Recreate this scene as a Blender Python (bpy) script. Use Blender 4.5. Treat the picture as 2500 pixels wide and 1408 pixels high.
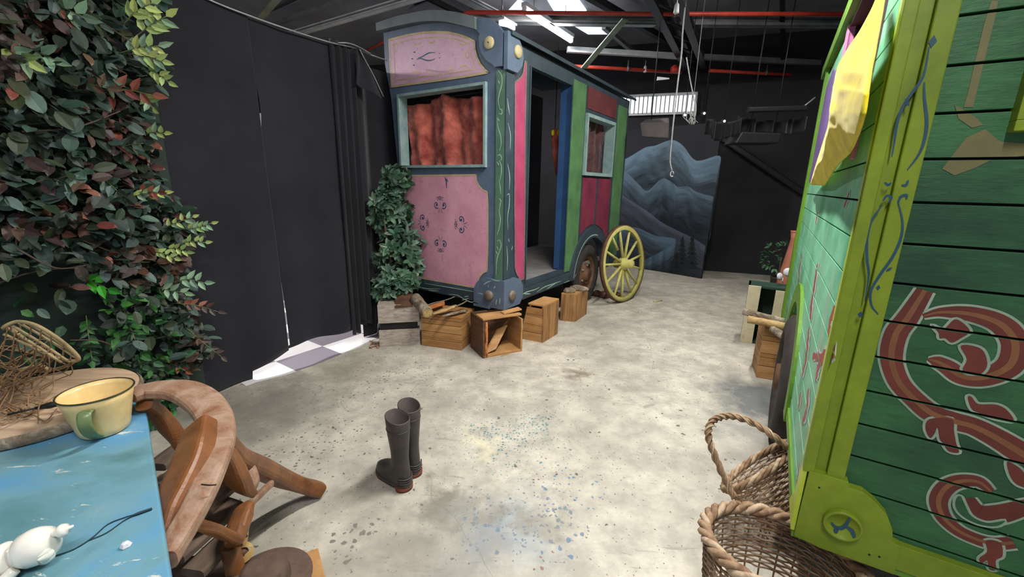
import bpy, bmesh, math, random
from mathutils import Vector, Matrix, noise
random.seed(7)
V = Vector
R = math.radians
scene = bpy.context.scene
for o in list(bpy.data.objects): bpy.data.objects.remove(o)

# ------------------------------------------------------------------ camera
FOC, PITCH, ROLL, EYE = 1014.453, R(14.002), R(1.112), 1.4
_F = V((0, math.cos(PITCH), -math.sin(PITCH)))
_R = V((1, 0, 0)); _U = _R.cross(_F)
R2 = _R*math.cos(ROLL) + _U*math.sin(ROLL)
U2 = _U*math.cos(ROLL) - _R*math.sin(ROLL)
cam = bpy.data.cameras.new('camera'); camo = bpy.data.objects.new('camera', cam)
scene.collection.objects.link(camo); scene.camera = camo
M = Matrix((R2, U2, -_F)).transposed().to_4x4(); M.translation = V((0, 0, EYE))
camo.matrix_world = M
cam.sensor_width = 36; cam.sensor_fit = 'HORIZONTAL'; cam.lens = FOC/2500*36
cam.clip_start = .05; cam.clip_end = 60

# ------------------------------------------------------------------ world and exposure
w = bpy.data.worlds.new('dim_hall'); scene.world = w; w.use_nodes = True
w.node_tree.nodes['Background'].inputs[0].default_value = (.80, .88, 1, 1)
w.node_tree.nodes['Background'].inputs[1].default_value = .24
vs = scene.view_settings
vs.view_transform = 'Standard'; vs.look = 'None'; vs.gamma = 1; vs.use_curve_mapping = False
vs.exposure = 0.85

# ------------------------------------------------------------------ lights of the hall (tubes); one unseen, added behind the viewer as fill
def area(name, loc, yaw, sx, sy, power, col=(1, .97, .92), down=True, target=None):
    l = bpy.data.lights.new(name, 'AREA'); l.shape = 'RECTANGLE'; l.size = sx; l.size_y = sy
    l.energy = power; l.color = col
    o = bpy.data.objects.new(name, l); scene.collection.objects.link(o); o.location = loc
    o.rotation_euler = (0, 0, -yaw)
    if target is not None:
        o.rotation_euler = (V(target)-V(loc)).to_track_quat('-Z', 'Y').to_euler()
    return o
TUBES = [(.42, 5.95, 3.36, R(34)), (.75, 2.0, 3.1, R(34)), (2.6, 3.9, 3.4, R(34)), (.1, -.5, 3.2, R(34)), (-3.6, 3.6, 2.9, R(34))]
TP = [50, 56, 28, 30, 95]
for (x, y, z, a), pw in zip(TUBES, TP):
    area('tube_light', (x, y, z-.06), a, .06, 1.15, pw)

# ------------------------------------------------------------------ pixel helpers (points measured on the photograph)
CAM = V((0, 0, EYE))
def ray(x, y): return R2*((x-1250)/FOC) - U2*((y-704)/FOC) + _F
def at(x, y, z):
    d = ray(x, y); return CAM + d*((z-EYE)/d.z)
def onp(x, y, p0, n):
    d = ray(x, y); return CAM + d*((p0-CAM).dot(n)/d.dot(n))
def aty(x, y, Y): return onp(x, y, V((0, Y, 0)), V((0, 1, 0)))
def yawdirs(deg):
    a = R(deg); return V((math.sin(a), math.cos(a), 0)), V((math.cos(a), -math.sin(a), 0))
Z = V((0, 0, 1))
class Face:
    """a flat face of a thing: origin, in-plane direction u, up, outward normal n"""
    def __init__(s, o, u, n): s.o, s.u, s.n = V(o), V(u), V(n)
    def px(s, x, y, off=0):
        p = onp(x, y, s.o, s.n); return p + s.n*off
    def uz(s, x, y):
        p = onp(x, y, s.o, s.n); return ((p-s.o).dot(s.u), p.z)
    def pt(s, u, z, off=0): return V((s.o.x, s.o.y, 0)) + s.u*u + Z*z + s.n*off

# ------------------------------------------------------------------ materials
def lin(c):
    if max(c) > 1.001: c = [v/255 for v in c]
    return tuple((v/12.92 if v <= .04045 else ((v+.055)/1.055)**2.4) for v in c[:3]) + (1,)
MATS = {}
class NT:
    def __init__(s, name):
        s.m = bpy.data.materials.new(name); s.m.use_nodes = True; s.t = s.m.node_tree
        s.b = s.t.nodes['Principled BSDF']; s.tc = s.t.nodes.new('ShaderNodeTexCoord')
    def n(s, typ, **kw):
        nd = s.t.nodes.new('ShaderNode'+typ)
        for k, v in kw.items():
            if k.startswith('_'): setattr(nd, k[1:], v)
            else:
                key = k.replace('0x', '')
                key = int(key) if key.isdigit() else key
                nd.inputs[key].default_value = v
        return nd
    def l(s, a, b): s.t.links.new(a, b)
    def noise(s, scale, detail=4, stretch=None, rough=.6, src='Object', dist=0):
        mp = s.n('Mapping'); s.l(s.tc.outputs[src], mp.inputs[0])
        if stretch: mp.inputs['Scale'].default_value = stretch
        nd = s.n('TexNoise'); nd.inputs['Scale'].default_value = scale; nd.inputs['Detail'].default_value = detail
        nd.inputs['Roughness'].default_value = rough; nd.inputs['Distortion'].default_value = dist
        s.l(mp.outputs[0], nd.inputs['Vector']); return nd.outputs['Fac']
    def ramp(s, fac, stops):
        r = s.n('ValToRGB'); cr = r.color_ramp
        while len(cr.elements) < len(stops): cr.elements.new(.5)
        for e, (p, c) in zip(cr.elements, stops):
            e.position = p; e.color = c if len(c) == 4 and max(c) <= 1 else lin(c)
        s.l(fac, r.inputs[0]); return r.outputs[0]
    def mix(s, fac, a, b, mode='MIX'):
        m = s.n('MixRGB', _blend_type=mode)
        for i, v in ((0, fac), (1, a), (2, b)):
            if hasattr(v, 'links'): s.l(v, m.inputs[i])
            else: m.inputs[i].default_value = v
        return m.outputs[0]
    def math(s, op, a, b=None, c=None):
        m = s.n('Math', _operation=op)
        for i, v in enumerate((a, b, c)):
            if v is None: continue
            if hasattr(v, 'links'): s.l(v, m.inputs[i])
            else: m.inputs[i].default_value = v
        return m.outputs[0]
    def bump(s, h, st=.3, d=.01):
        b = s.n('Bump'); b.inputs['Strength'].default_value = st; b.inputs['Distance'].default_value = d
        s.l(h, b.inputs['Height']); s.l(b.outputs[0], s.b.inputs['Normal'])
    def fin(s, col, rough=.6, metal=0, spec=.35):
        if hasattr(col, 'links'): s.l(col, s.b.inputs['Base Color'])
        else: s.b.inputs['Base Color'].default_value = col
        if hasattr(rough, 'links'): s.l(rough, s.b.inputs['Roughness'])
        else: s.b.inputs['Roughness'].default_value = rough
        s.b.inputs['Metallic'].default_value = metal
        s.b.inputs['Specular IOR Level'].default_value = spec
        MATS[s.m.name] = s.m; return s.m
def paint(name, c, c2=None, scale=6, amt=.6, rough=.6, stretch=None, metal=0, bump=.15, fleck=None, spec=.35, fine=60):
    m = NT(name); c2 = c2 or tuple(v*.72 for v in c)
    f = m.noise(scale, 5, stretch)
    col = m.ramp(f, [(.5-.3*amt/ .6*.6, c2), (.5+.18, c)])
    g = m.noise(fine, 3, stretch)
    col = m.mix(m.math('MULTIPLY', g, .35), col, lin(tuple(v*.55 for v in c)))
    if fleck:
        h = m.noise(scale*3.3, 6, None, .7)
        mask = m.ramp(h, [(.60, (0, 0, 0, 1)), (.68, (1, 1, 1, 1))])
        col = m.mix(m.math('MULTIPLY', mask, .7), col, lin(fleck))
    m.bump(g, bump, .004)
    return m.fin(col, rough, metal, spec)
def wood(name, c, c2, along=(1, 1, 8), scale=5, rough=.65, bump=.3, band=None):
    """grain stretched across the axes that carry the bigger factor"""
    m = NT(name)
    f = m.noise(scale, 6, along, .62, dist=.6)
    g = m.noise(scale*9, 4, along, .6)
    col = m.ramp(f, [(.32, c2), (.62, c)])
    col = m.mix(m.math('MULTIPLY', g, .45), col, lin(tuple(v*.6 for v in c2)))
    if band: # boards of differing tone along an axis
        ax, w_ = band
        sx = m.n('SeparateXYZ'); m.l(m.tc.outputs['Object'], sx.inputs[0])
        k = m.math('FLOOR', m.math('DIVIDE', sx.outputs[ax], w_))
        wn = m.n('TexWhiteNoise', _noise_dimensions='1D'); m.l(k, wn.inputs['W'])
        col = m.mix(m.math('MULTIPLY', wn.outputs['Value'], .45), col, lin(c2))
        fr = m.math('FRACT', m.math('DIVIDE', sx.outputs[ax], w_))
        line = m.math('LESS_THAN', fr, .04)
        col = m.mix(line, col, lin(tuple(v*.35 for v in c2)))
    m.bump(g, bump, .003)
    return m.fin(col, rough)
def cloth(name, c, c2, scale=4, rough=.95, weave=320):
    m = NT(name); f = m.noise(scale, 4); col = m.ramp(f, [(.35, c2), (.65, c)])
    g = m.noise(weave, 1); m.bump(g, .12, .002)
    mm = m.fin(col, rough, 0, .1)
    m.b.inputs['Sheen Weight'].default_value = .15
    return mm
def emis(name, c, st):
    m = NT(name); m.fin(lin(c), .4)
    m.b.inputs['Emission Color'].default_value = lin(c); m.b.inputs['Emission Strength'].default_value = st
    return m.m
def leafmat(name):
    m = NT(name)
    a = m.n('VertexColor', _layer_name='col')
    g = m.noise(70, 3)
    col = m.mix(m.math('MULTIPLY', g, .5), a.outputs[0], m.mix(1.0, a.outputs[0], (.35, .35, .35, 1), 'MULTIPLY'))
    m.bump(g, .2, .002)
    return m.fin(col, .5, 0, .4)

# ------------------------------------------------------------------ mesh building
class MB:
    def __init__(s): s.v = []; s.f = []; s.c = []; s.smooth = []
    def add(s, vs, fs, smooth=False, col=None):
        b = len(s.v); s.v += [tuple(v) for v in vs]
        for f in fs:
            s.f.append([i+b for i in f]); s.smooth.append(smooth); s.c.append(col)
        return s
    def box8(s, p): # p: 4 bottom, 4 top
        return s.add(p, [(3, 2, 1, 0), (4, 5, 6, 7), (0, 1, 5, 4), (1, 2, 6, 5), (2, 3, 7, 6), (3, 0, 4, 7)])
    def box(s, o, a, b, c):
        """corner o, edge vectors a, b, c"""
        o, a, b, c = V(o), V(a), V(b), V(c)
        if a.cross(b).dot(c) < 0: a, b = b, a
        return s.box8([o, o+a, o+a+b, o+b, o+c, o+a+c, o+a+b+c, o+b+c])
    def cbox(s, ctr, ax, ay, az, sx, sy, sz):
        ctr = V(ctr); ax, ay, az = V(ax).normalized()*sx, V(ay).normalized()*sy, V(az).normalized()*sz
        return s.box(ctr-ax/2-ay/2-az/2, ax, ay, az)
    def tube(s, pts, r, seg=8, up=None, w=None, power=2, caps=True, smooth=True):
        """sweep; r radius (number/list) along 'up'; w optional half width list for flat sections"""
        pts = [V(p) for p in pts]; n = len(pts)
        if not hasattr(r, '__len__'): r = [r]*n
        if power >= 3.4: seg = max(seg, 16); smooth = False
        if w is None: w = r
        elif not hasattr(w, '__len__'): w = [w]*n
        ref = V(up) if up is not None else None
        vs = []; prev = None
        for i, p in enumerate(pts):
            t = (pts[min(i+1, n-1)]-pts[max(i-1, 0)])
            t = t.normalized() if t.length > 1e-9 else V((0, 0, 1))
            if ref is not None: a = ref - t*ref.dot(t)
            elif prev is None:
                q = V((0, 0, 1)) if abs(t.z) < .9 else V((1, 0, 0)); a = q - t*q.dot(t)
            else: a = prev - t*prev.dot(t)
            if a.length < 1e-6: a = t.orthogonal()
            a.normalize(); prev = a; b = t.cross(a)
            for k in range(seg):
                th = 2*math.pi*(k+.5)/seg; cx, sx = math.cos(th), math.sin(th)
                if power != 2:
                    e = 2/power; cx = math.copysign(abs(cx)**e, cx); sx = math.copysign(abs(sx)**e, sx)
                vs.append(p + a*(sx*r[i]) + b*(cx*w[i]))
        fs = []
        for i in range(n-1):
            for k in range(seg):
                k2 = (k+1) % seg
                fs.append((i*seg+k, (i+1)*seg+k, (i+1)*seg+k2, i*seg+k2))
        s.add(vs, fs, smooth)
        if caps:
            b = len(s.v)-len(vs)
            s.f.append([b+k for k in range(seg)]); s.smooth.append(False); s.c.append(None)
            s.f.append([b+(n-1)*seg+k for k in reversed(range(seg))]); s.smooth.append(False); s.c.append(None)
        return s
    def cyl(s, a, b, r, r2=None, seg=16, smooth=True):
        return s.tube([a, b], [r, r2 if r2 is not None else r], seg, smooth=smooth)
    def lathe(s, prof, ctr=(0, 0, 0), axis=(0, 0, 1), seg=32, ref=None, smooth=True):
        ax = V(axis).normalized(); a = V(ref) if ref is not None else ax.orthogonal()
        a = (a-ax*a.dot(ax)).normalized(); b = ax.cross(a); ctr = V(ctr); vs = []; n = len(prof)
        for (r, h) in prof:
            for k in range(seg):
                th = 2*math.pi*k/seg; vs.append(ctr+ax*h+(a*math.cos(th)+b*math.sin(th))*r)
        fs = [(i*seg+k, i*seg+(k+1) % seg, (i+1)*seg+(k+1) % seg, (i+1)*seg+k) for i in range(n-1) for k in range(seg)]
        return s.add(vs, fs, smooth)
    def prism(s, pts, dv, smooth=False):
        """polygon (3D, planar) extruded by dv"""
        pts = [V(p) for p in pts]; dv = V(dv); n = len(pts)
        nrm = V((0, 0, 0))
        for i in range(n): nrm += pts[i].cross(pts[(i+1) % n])
        if nrm.dot(dv) < 0: pts = pts[::-1]
        vs = [p for p in pts]+[p+dv for p in pts]
        fs = [tuple(reversed(range(n))), tuple(range(n, 2*n))]+[(i, (i+1) % n, n+(i+1) % n, n+i) for i in range(n)]
        return s.add(vs, fs, smooth)
    def flat(s, pts): return s.add(pts, [tuple(range(len(pts)))])
    def ribbon(s, pts, nrm, w):
        """flat strip lying on a surface of normal nrm, width w (number or list)"""
        pts = [V(p) for p in pts]; n = len(pts); nrm = V(nrm)
        if not hasattr(w, '__len__'): w = [w]*n
        vs = []
        for i, p in enumerate(pts):
            t = (pts[min(i+1, n-1)]-pts[max(i-1, 0)]).normalized(); d = nrm.cross(t).normalized()
            vs += [p-d*w[i]/2, p+d*w[i]/2]
        return s.add(vs, [(2*i, 2*i+1, 2*i+3, 2*i+2) for i in range(n-1)])
    def grid(s, fn, nu, nv, smooth=True):
        vs = [fn(i/nu, j/nv) for j in range(nv+1) for i in range(nu+1)]
        fs = [(j*(nu+1)+i, j*(nu+1)+i+1, (j+1)*(nu+1)+i+1, (j+1)*(nu+1)+i) for j in range(nv) for i in range(nu)]
        return s.add(vs, fs, smooth)
    def build(s, name, mat, parent=None, solid=0, bevel=0, fixn=False, grooves=None, loc=None):
        me = bpy.data.meshes.new(name); me.from_pydata(s.v, [], s.f)
        for p, sm in zip(me.polygons, s.smooth): p.use_smooth = sm
        if any(c is not None for c in s.c):
            ca = me.color_attributes.new('col', 'FLOAT_COLOR', 'CORNER')
            for p, c in zip(me.polygons, s.c):
                cc = lin(c) if c is not None else (.1, .1, .1, 1)
                for li in p.loop_indices: ca.data[li].color = cc
        if fixn or grooves:
            bm = bmesh.new(); bm.from_mesh(me)
            if grooves:
                zs, hw = grooves
                bmesh.ops.triangulate(bm, faces=bm.faces[:])
                for z in zs:
                    for zz in (z-hw, z+hw):
                        bmesh.ops.bisect_plane(bm, geom=bm.verts[:]+bm.edges[:]+bm.faces[:], plane_co=(0, 0, zz), plane_no=(0, 0, 1))
                dl = [f for f in bm.faces if any(abs(f.calc_center_median().z-z) < hw for z in zs)]
                bmesh.ops.delete(bm, geom=dl, context='FACES')
            if fixn: bmesh.ops.recalc_face_normals(bm, faces=bm.faces)
            bm.to_mesh(me); bm.free()
        if isinstance(mat, str): mat = MATS[mat]
        me.materials.append(mat)
        o = bpy.data.objects.new(name, me); scene.collection.objects.link(o)
        if parent is not None:
            base = V(parent['_b']); o.parent = parent
        else:
            if loc is None:
                xs = [v[0] for v in s.v]; ys = [v[1] for v in s.v]; zs_ = [v[2] for v in s.v]
                loc = ((min(xs)+max(xs))/2, (min(ys)+max(ys))/2, min(zs_))
            base = V(loc); o.location = base
        o['_b'] = tuple(base)
        me.transform(Matrix.Translation(-base)); me.update()
        if solid:
            md = o.modifiers.new('thick', 'SOLIDIFY'); md.thickness = solid; md.offset = 0
        if bevel:
            md = o.modifiers.new('edge', 'BEVEL'); md.width = bevel; md.segments = 2; md.limit_method = 'ANGLE'
        return o
def tag(o, label, cat, group=None):
    o['label'] = label; o['category'] = cat
    if group: o['group'] = group
    return o
def thing(name, label, cat, loc, group=None):
    o = bpy.data.objects.new(name, None); scene.collection.objects.link(o)
    o.location = V(loc); o['_b'] = tuple(V(loc)); o.empty_display_size = .1
    return tag(o, label, cat, group)
def struct(o): o['kind'] = 'structure'; return o
def spl(pts, n=6, closed=False):
    P = [V(p) for p in pts]; m = len(P); out = []
    rng = range(m if closed else m-1)
    for i in rng:
        p1, p2 = P[i], P[(i+1) % m]
        p0 = P[i-1] if (i > 0 or closed) else p1*2-p2
        p3 = P[(i+2) % m] if (i+2 < m or closed) else p2*2-p1
        for k in range(n):
            t = k/n
            out.append(.5*((2*p1)+(p2-p0)*t+(2*p0-5*p1+4*p2-p3)*t*t+(3*p1-p0-3*p2+p3)*t**3))
    if not closed: out.append(P[-1])
    return out
def lerpl(vals, n):
    out = []
    for i in range(n):
        t = i/(n-1)*(len(vals)-1); k = min(int(t), len(vals)-2); f = t-k
        out.append(vals[k]*(1-f)+vals[k+1]*f)
    return out

# ------------------------------------------------------------------ palette
leafmat('leaf_paint')
paint('concrete_dark', (60, 60, 62)); paint('black_wall', (46, 45, 50), (38, 37, 42), 2, .5, .85, bump=.1)
paint('black_panel', (44, 44, 47), (36, 36, 39), 2, .5, .8, bump=.1)
paint('roof_sheet', (150, 150, 160), (118, 118, 128), 1.5, .5, .55)
paint('roof_pale', (150, 150, 160), (120, 118, 130), 1.2, .5, .5)
paint('steel_pale', (176, 180, 182), (140, 144, 148), 5, .5, .35, metal=.4)
paint('steel_grey', (140, 142, 146), (106, 108, 112), 5, .5, .4, metal=.2)
paint('steel_green', (150, 152, 132), (118, 122, 104), 5, .5, .5)
paint('duct_black', (60, 61, 65), (40, 41, 45), 3, .6, .45, fleck=(96, 98, 100))
paint('pipe_red', (205, 70, 52), (170, 48, 38), 4, .5, .4)
paint('black_metal', (30, 31, 33), (20, 21, 23), 4, .5, .5)
paint('white_metal', (225, 226, 230), (190, 192, 198), 4, .5, .4)
paint('rope_white', (190, 190, 188), (150, 150, 148), 30, .5, .8)
cloth('black_cloth', (44, 44, 51), (35, 35, 41), 1.3)
cloth('red_cloth', (200, 112, 98), (136, 62, 56), 8)
cloth('yellow_cloth', (232, 214, 40), (200, 178, 32), 7)
cloth('dark_drape', (32, 32, 34), (20, 20, 22), 4)
paint('room_white', (226, 226, 230), (205, 205, 210), 2, .4, .7)
emis('lamp_glow', (255, 250, 245), 30)
emis('sky_glow', (205, 228, 240), 1.3)
emis('louvre_glow', (236, 242, 250), .75)

# concrete floor with paint drops and scuffs
def concrete():
    m = NT('concrete_floor')
    f1 = m.noise(.9, 5, rough=.6); f2 = m.noise(6, 8, rough=.7); f3 = m.noise(40, 4, rough=.7)
    col = m.ramp(f1, [(.30, (160, 155, 144)), (.50, (206, 200, 186)), (.72, (226, 220, 204))])
    col = m.mix(m.ramp(f2, [(.40, (.55, .55, .55, 1)), (.62, (0, 0, 0, 1))]), col, lin((138, 134, 126)))
    col = m.mix(m.math('MULTIPLY', f3, .28), col, lin((120, 116, 108)))
    sc = m.noise(3.0, 6, (1, 3.5, 1), .75, dist=1.2)     # scuffs
    col = m.mix(m.ramp(sc, [(.60, (0, 0, 0, 1)), (.66, (.5, .5, .5, 1)), (.70, (0, 0, 0, 1))]), col, lin((112, 108, 102)))
    geo = m.tc.outputs['Object']
    wn_ = m.n('TexNoise'); wn_.inputs['Scale'].default_value = 3.2; wn_.inputs['Detail'].default_value = 5; wn_.inputs['Roughness'].default_value = .65; m.l(geo, wn_.inputs['Vector'])
    ws_ = m.n('VectorMath', _operation='SUBTRACT'); m.l(wn_.outputs['Color'], ws_.inputs[0]); ws_.inputs[1].default_value = (.5, .5, .5)
    wk_ = m.n('VectorMath', _operation='MULTIPLY'); m.l(ws_.outputs[0], wk_.inputs[0]); wk_.inputs[1].default_value = (.75, .75, 0)
    wa_ = m.n('VectorMath', _operation='ADD'); m.l(geo, wa_.inputs[0]); m.l(wk_.outputs[0], wa_.inputs[1]); warp = wa_.outputs[0]
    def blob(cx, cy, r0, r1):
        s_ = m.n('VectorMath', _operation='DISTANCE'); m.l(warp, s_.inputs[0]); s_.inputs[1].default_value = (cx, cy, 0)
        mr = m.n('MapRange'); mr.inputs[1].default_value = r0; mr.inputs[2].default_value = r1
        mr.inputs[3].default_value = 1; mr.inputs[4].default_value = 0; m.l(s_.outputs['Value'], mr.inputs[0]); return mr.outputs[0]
    def dots(scale, thr, mask, c, dens, strength=.85, rnd=1):
        nz = m.n('TexNoise'); nz.inputs['Scale'].default_value = scale*1.2; m.l(geo, nz.inputs['Vector'])
        ad = m.n('VectorMath', _operation='ADD'); 
        scl = m.n('VectorMath', _operation='SCALE'); m.l(nz.outputs['Color'], scl.inputs[0]); scl.inputs['Scale'].default_value = .9/scale
        m.l(geo, ad.inputs[0]); m.l(scl.outputs[0], ad.inputs[1])
        v = m.n('TexVoronoi'); v.inputs['Scale'].default_value = scale; v.inputs['Randomness'].default_value = rnd
        v.voronoi_dimensions = '2D'
        m.l(ad.outputs[0], v.inputs['Vector'])
        sx = m.n('SeparateColor'); m.l(v.outputs['Color'], sx.inputs[0])
        size = m.math('MULTIPLY', sx.outputs[0], thr)
        d = m.math('LESS_THAN', v.outputs['Distance'], size)
        pres = m.math('LESS_THAN', sx.outputs[1], m.math('MULTIPLY', mask, dens) if hasattr(mask, 'links') else mask*dens)
        return m.math('MULTIPLY', m.math('MULTIPLY', d, pres), strength), c
    L = []
    L.append(dots(60, .22, .16, (92, 88, 82), 1))
    L.append(dots(22, .20, .07, (84, 80, 74), 1))
    for (px, py, r, c, sc_, dn) in [(1245, 1065, .30, (72, 120, 130), 46, 1.0), (1290, 1040, .20, (84, 128, 136), 60, .8), (1200, 1080, .5, (110, 150, 150), 70, .4),
                                    (1210, 1290, .22, (84, 110, 140), 38, 1.0), (1190, 1270, .16, (92, 132, 160), 26, .9), (1350, 1270, .18, (92, 118, 150), 30, .9),
                                    (1400, 1200, .22, (96, 128, 156), 45, .5), (1180, 960, .5, (120, 150, 152), 60, .25),
                                    (1280, 1180, .20, (110, 60, 56), 42, .25), (1340, 1390, .25, (150, 70, 62), 40, .1),
                                    (880, 1290, .14, (92, 92, 88), 26, .75), (840, 1350, .16, (84, 84, 80), 24, .6),
                                    (790, 1090, .4, (90, 88, 84), 45, .45), (940, 915, .45, (90, 88, 82), 45, .35),
                                    (700, 980, .5, (110, 106, 98), 40, .4), (1410, 960, .5, (120, 122, 118), 60, .2)]:
        p = at(px, py, 0); L.append(dots(sc_, .34, blob(p.x, p.y, r*.15, r), c, dn))
    for fac, c in L: col = m.mix(fac, col, lin(c))
    # bluish worn patches, one large cream patch; shade painted near boots, crates, table
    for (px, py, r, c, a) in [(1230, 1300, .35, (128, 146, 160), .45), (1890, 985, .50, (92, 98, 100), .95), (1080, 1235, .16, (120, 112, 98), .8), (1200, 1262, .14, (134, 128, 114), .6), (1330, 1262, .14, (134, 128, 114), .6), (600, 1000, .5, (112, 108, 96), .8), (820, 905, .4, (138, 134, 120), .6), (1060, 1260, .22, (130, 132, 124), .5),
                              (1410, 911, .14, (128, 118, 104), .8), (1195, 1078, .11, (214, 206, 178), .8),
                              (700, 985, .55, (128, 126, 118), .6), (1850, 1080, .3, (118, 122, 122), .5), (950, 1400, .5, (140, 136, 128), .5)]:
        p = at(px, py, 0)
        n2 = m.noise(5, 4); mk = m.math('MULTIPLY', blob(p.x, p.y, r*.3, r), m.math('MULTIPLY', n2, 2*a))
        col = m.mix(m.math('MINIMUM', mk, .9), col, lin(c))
    # hairline cracks / slab joint
    vz = m.n('TexVoronoi', _feature='DISTANCE_TO_EDGE'); vz.inputs['Scale'].default_value = .55
    nz = m.n('TexNoise'); nz.inputs['Scale'].default_value = 2.4; m.l(geo, nz.inputs['Vector'])
    ad = m.n('VectorMath', _operation='ADD'); scl = m.n('VectorMath', _operation='SCALE'); m.l(nz.outputs['Color'], scl.inputs[0]); scl.inputs['Scale'].default_value = .35
    m.l(geo, ad.inputs[0]); m.l(scl.outputs[0], ad.inputs[1]); m.l(ad.outputs[0], vz.inputs['Vector'])
    col = m.mix(m.math('MULTIPLY', m.math('LESS_THAN', vz.outputs['Distance'], .0012), .3), col, lin((110, 106, 100)))
    m.bump(f3, .12, .004)
    m.fin(col, m.ramp(f2, [(.3, (.42, .42, .42, 1)), (.7, (.62, .62, .62, 1))]), 0, .3)
concrete()
def checker():
    m = NT('checker_vinyl')
    mp = m.n('Mapping'); m.l(m.tc.outputs['Object'], mp.inputs[0]); mp.inputs['Rotation'].default_value = (0, 0, R(33.8)); mp.inputs['Location'].default_value = (.05, .1, 0)
    c = m.n('TexChecker'); c.inputs['Scale'].default_value = 2.5; m.l(mp.outputs[0], c.inputs['Vector'])
    c.inputs['Color1'].default_value = lin((235, 232, 236)); c.inputs['Color2'].default_value = lin((132, 126, 138))
    n = m.noise(8, 5); col = m.mix(m.math('MULTIPLY', n, .25), c.outputs['Color'], lin((120, 118, 122)))
    m.fin(col, .4)
checker()

# ------------------------------------------------------------------ frames of reference of the two wagons
Ap, Bp = yawdirs(33.8); Ag, Bg = yawdirs(31.5)
CP = V((-.075, 3.436, .378)); CG = at(1937, 1290, .38)
PF = Face(CP, -Bp, -Ap)     # rose wagon, end wall (u grows to the left)
PS = Face(CP, Ap, Bp)       # rose wagon, side with the doorway
GF = Face(CG, Bg, -Ag)      # green wagon, end wall (u grows to the right)
GS = Face(CG, Ag, -Bg)      # green wagon, side towards the room
# curtain line
K0 = V((-1.85, 2.75, 0)); CU = Face(K0, Ap, Bp)

# ------------------------------------------------------------------ setting
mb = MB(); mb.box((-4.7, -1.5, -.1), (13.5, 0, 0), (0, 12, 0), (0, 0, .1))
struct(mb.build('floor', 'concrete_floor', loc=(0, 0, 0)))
# checkered vinyl of the room beyond the curtain: a thin sheet over the concrete, to the left of the curtain line
mb = MB()
e0 = K0-Ap*.12+Bp*.04
mb.prism([at(600, 942, .001), at(624, 933, .001), at(700, 914, .001), at(770, 890, .001), at(830, 866, .001), at(912, 829, .001), e0+Ap*1.35+Bp*.04+Z*.001, e0+Ap*1.9-Bp*.3+Z*.001, e0+Ap*1.9-Bp*2.6+Z*.001, K0+Ap*.01-Bp*2.6+Z*.001], Z*.003)
o = mb.build('floor', 'checker_vinyl', loc=(0, 0, 0)); struct(o)

def wall(name, a, b, z0, z1, th, mat, side):
    a, b = V(a), V(b); d = (b-a).normalized(); n = d.cross(Z)*side
    mb = MB(); mb.box(a+Z*z0, b-a, n*th, Z*(z1-z0)); return struct(mb.build(name, mat))
BW0, BW1 = V((3.47, 7.39, 0)), V((4.583, 7.033, 0)); bd = (BW1-BW0).normalized(); bn = V((-bd.y, bd.x, 0))
HT = 3.75
wall('wall_back', BW0-bd*9.2, BW0+bd*5.5, 0, HT, .1, 'black_wall', -1)
wall('wall_right', (5.9, 6.8, 0), (5.5, -.3, 0), 0, HT, .1, 'black_wall', -1)
wall('wall_left', K0-Ap*.62-Bp*.22, K0-Ap*3.4-Bp*.22, 0, HT, .08, 'black_wall', 1)
# bright partition of the neighbouring room, seen only through the slits of the curtain
wall('wall_far_left', K0-Bp*1.9-Ap*1.2, K0-Bp*1.9+Ap*2.4, 0, 2.1, .08, 'room_white', -1)
mb = MB(); q = BW0-bn*.02
mb.box(q+bd*.05, bd*2.6, bn*.02, Z*.11); struct(mb.build('baseboard_back', 'black_metal'))

# roof: dark sheets on purlins, with translucent strips
wall('wall_outer_left', (-4.6, 1.5, 0), (-4.6, 11, 0), 0, HT, .1, 'black_wall', -1)
mb = MB(); mb.box((-4.7, -1.5, HT), (11.7, 0, 0), (0, 12.5, 0), (0, 0, .05)); struct(mb.build('ceiling', 'roof_sheet'))
def strip(name, quad, z, mat, th=.012, label=None):
    pts = [at(x, y, z) for x, y in quad]
    mb = MB(); mb.prism(pts, Z*th); return mb.build(name, mat)
n = 0
for quad in ([(1318, -30), (1392, -30), (1432, 27), (1352, 27)], [(1170, -30), (1238, -30), (1296, 24), (1222, 24)], [(1402, 64), (1468, 64), (1500, 84), (1436, 84)]):
    n += 1; struct(strip('window_%d' % n, quad, HT-.02, 'sky_glow'))
def ppanel(name, quad, z, mat, lab):
    o = strip(name, quad, z, mat); tag(o, lab, 'roof panel'); return o
struct(strip('trim_1', [(1000, 22), (1160, -40), (1300, -40), (1200, 70), (1120, 60)], HT-.06, 'roof_pale'))
struct(strip('trim_2', [(640, 42), (800, -30), (1060, -30), (900, 100), (830, 110)], HT-.06, 'roof_pale'))

def beam(name, p, q, wd, h, mat, label, cat, group=None, c_section=False):
    p, q = V(p), V(q); t = (q-p).normalized(); s_ = t.cross(Z).normalized(); u = s_.cross(t)
    mb = MB()
    if c_section:
        th = .012
        mb.box(p-s_*wd/2-u*h/2, q-p, s_*th, u*h)
        mb.box(p-s_*wd/2+u*(h/2-th), q-p, s_*wd, u*th)
        mb.box(p-s_*wd/2-u*h/2, q-p, s_*wd, u*th)
        mb.box(p+s_*(wd/2-th)-u*h/2, q-p, s_*th, u*h*.3)
    else: mb.box(p-s_*wd/2-u*h/2, q-p, s_*wd, u*h)
    o = mb.build(name, mat); tag(o, label, cat, group); return o
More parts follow.
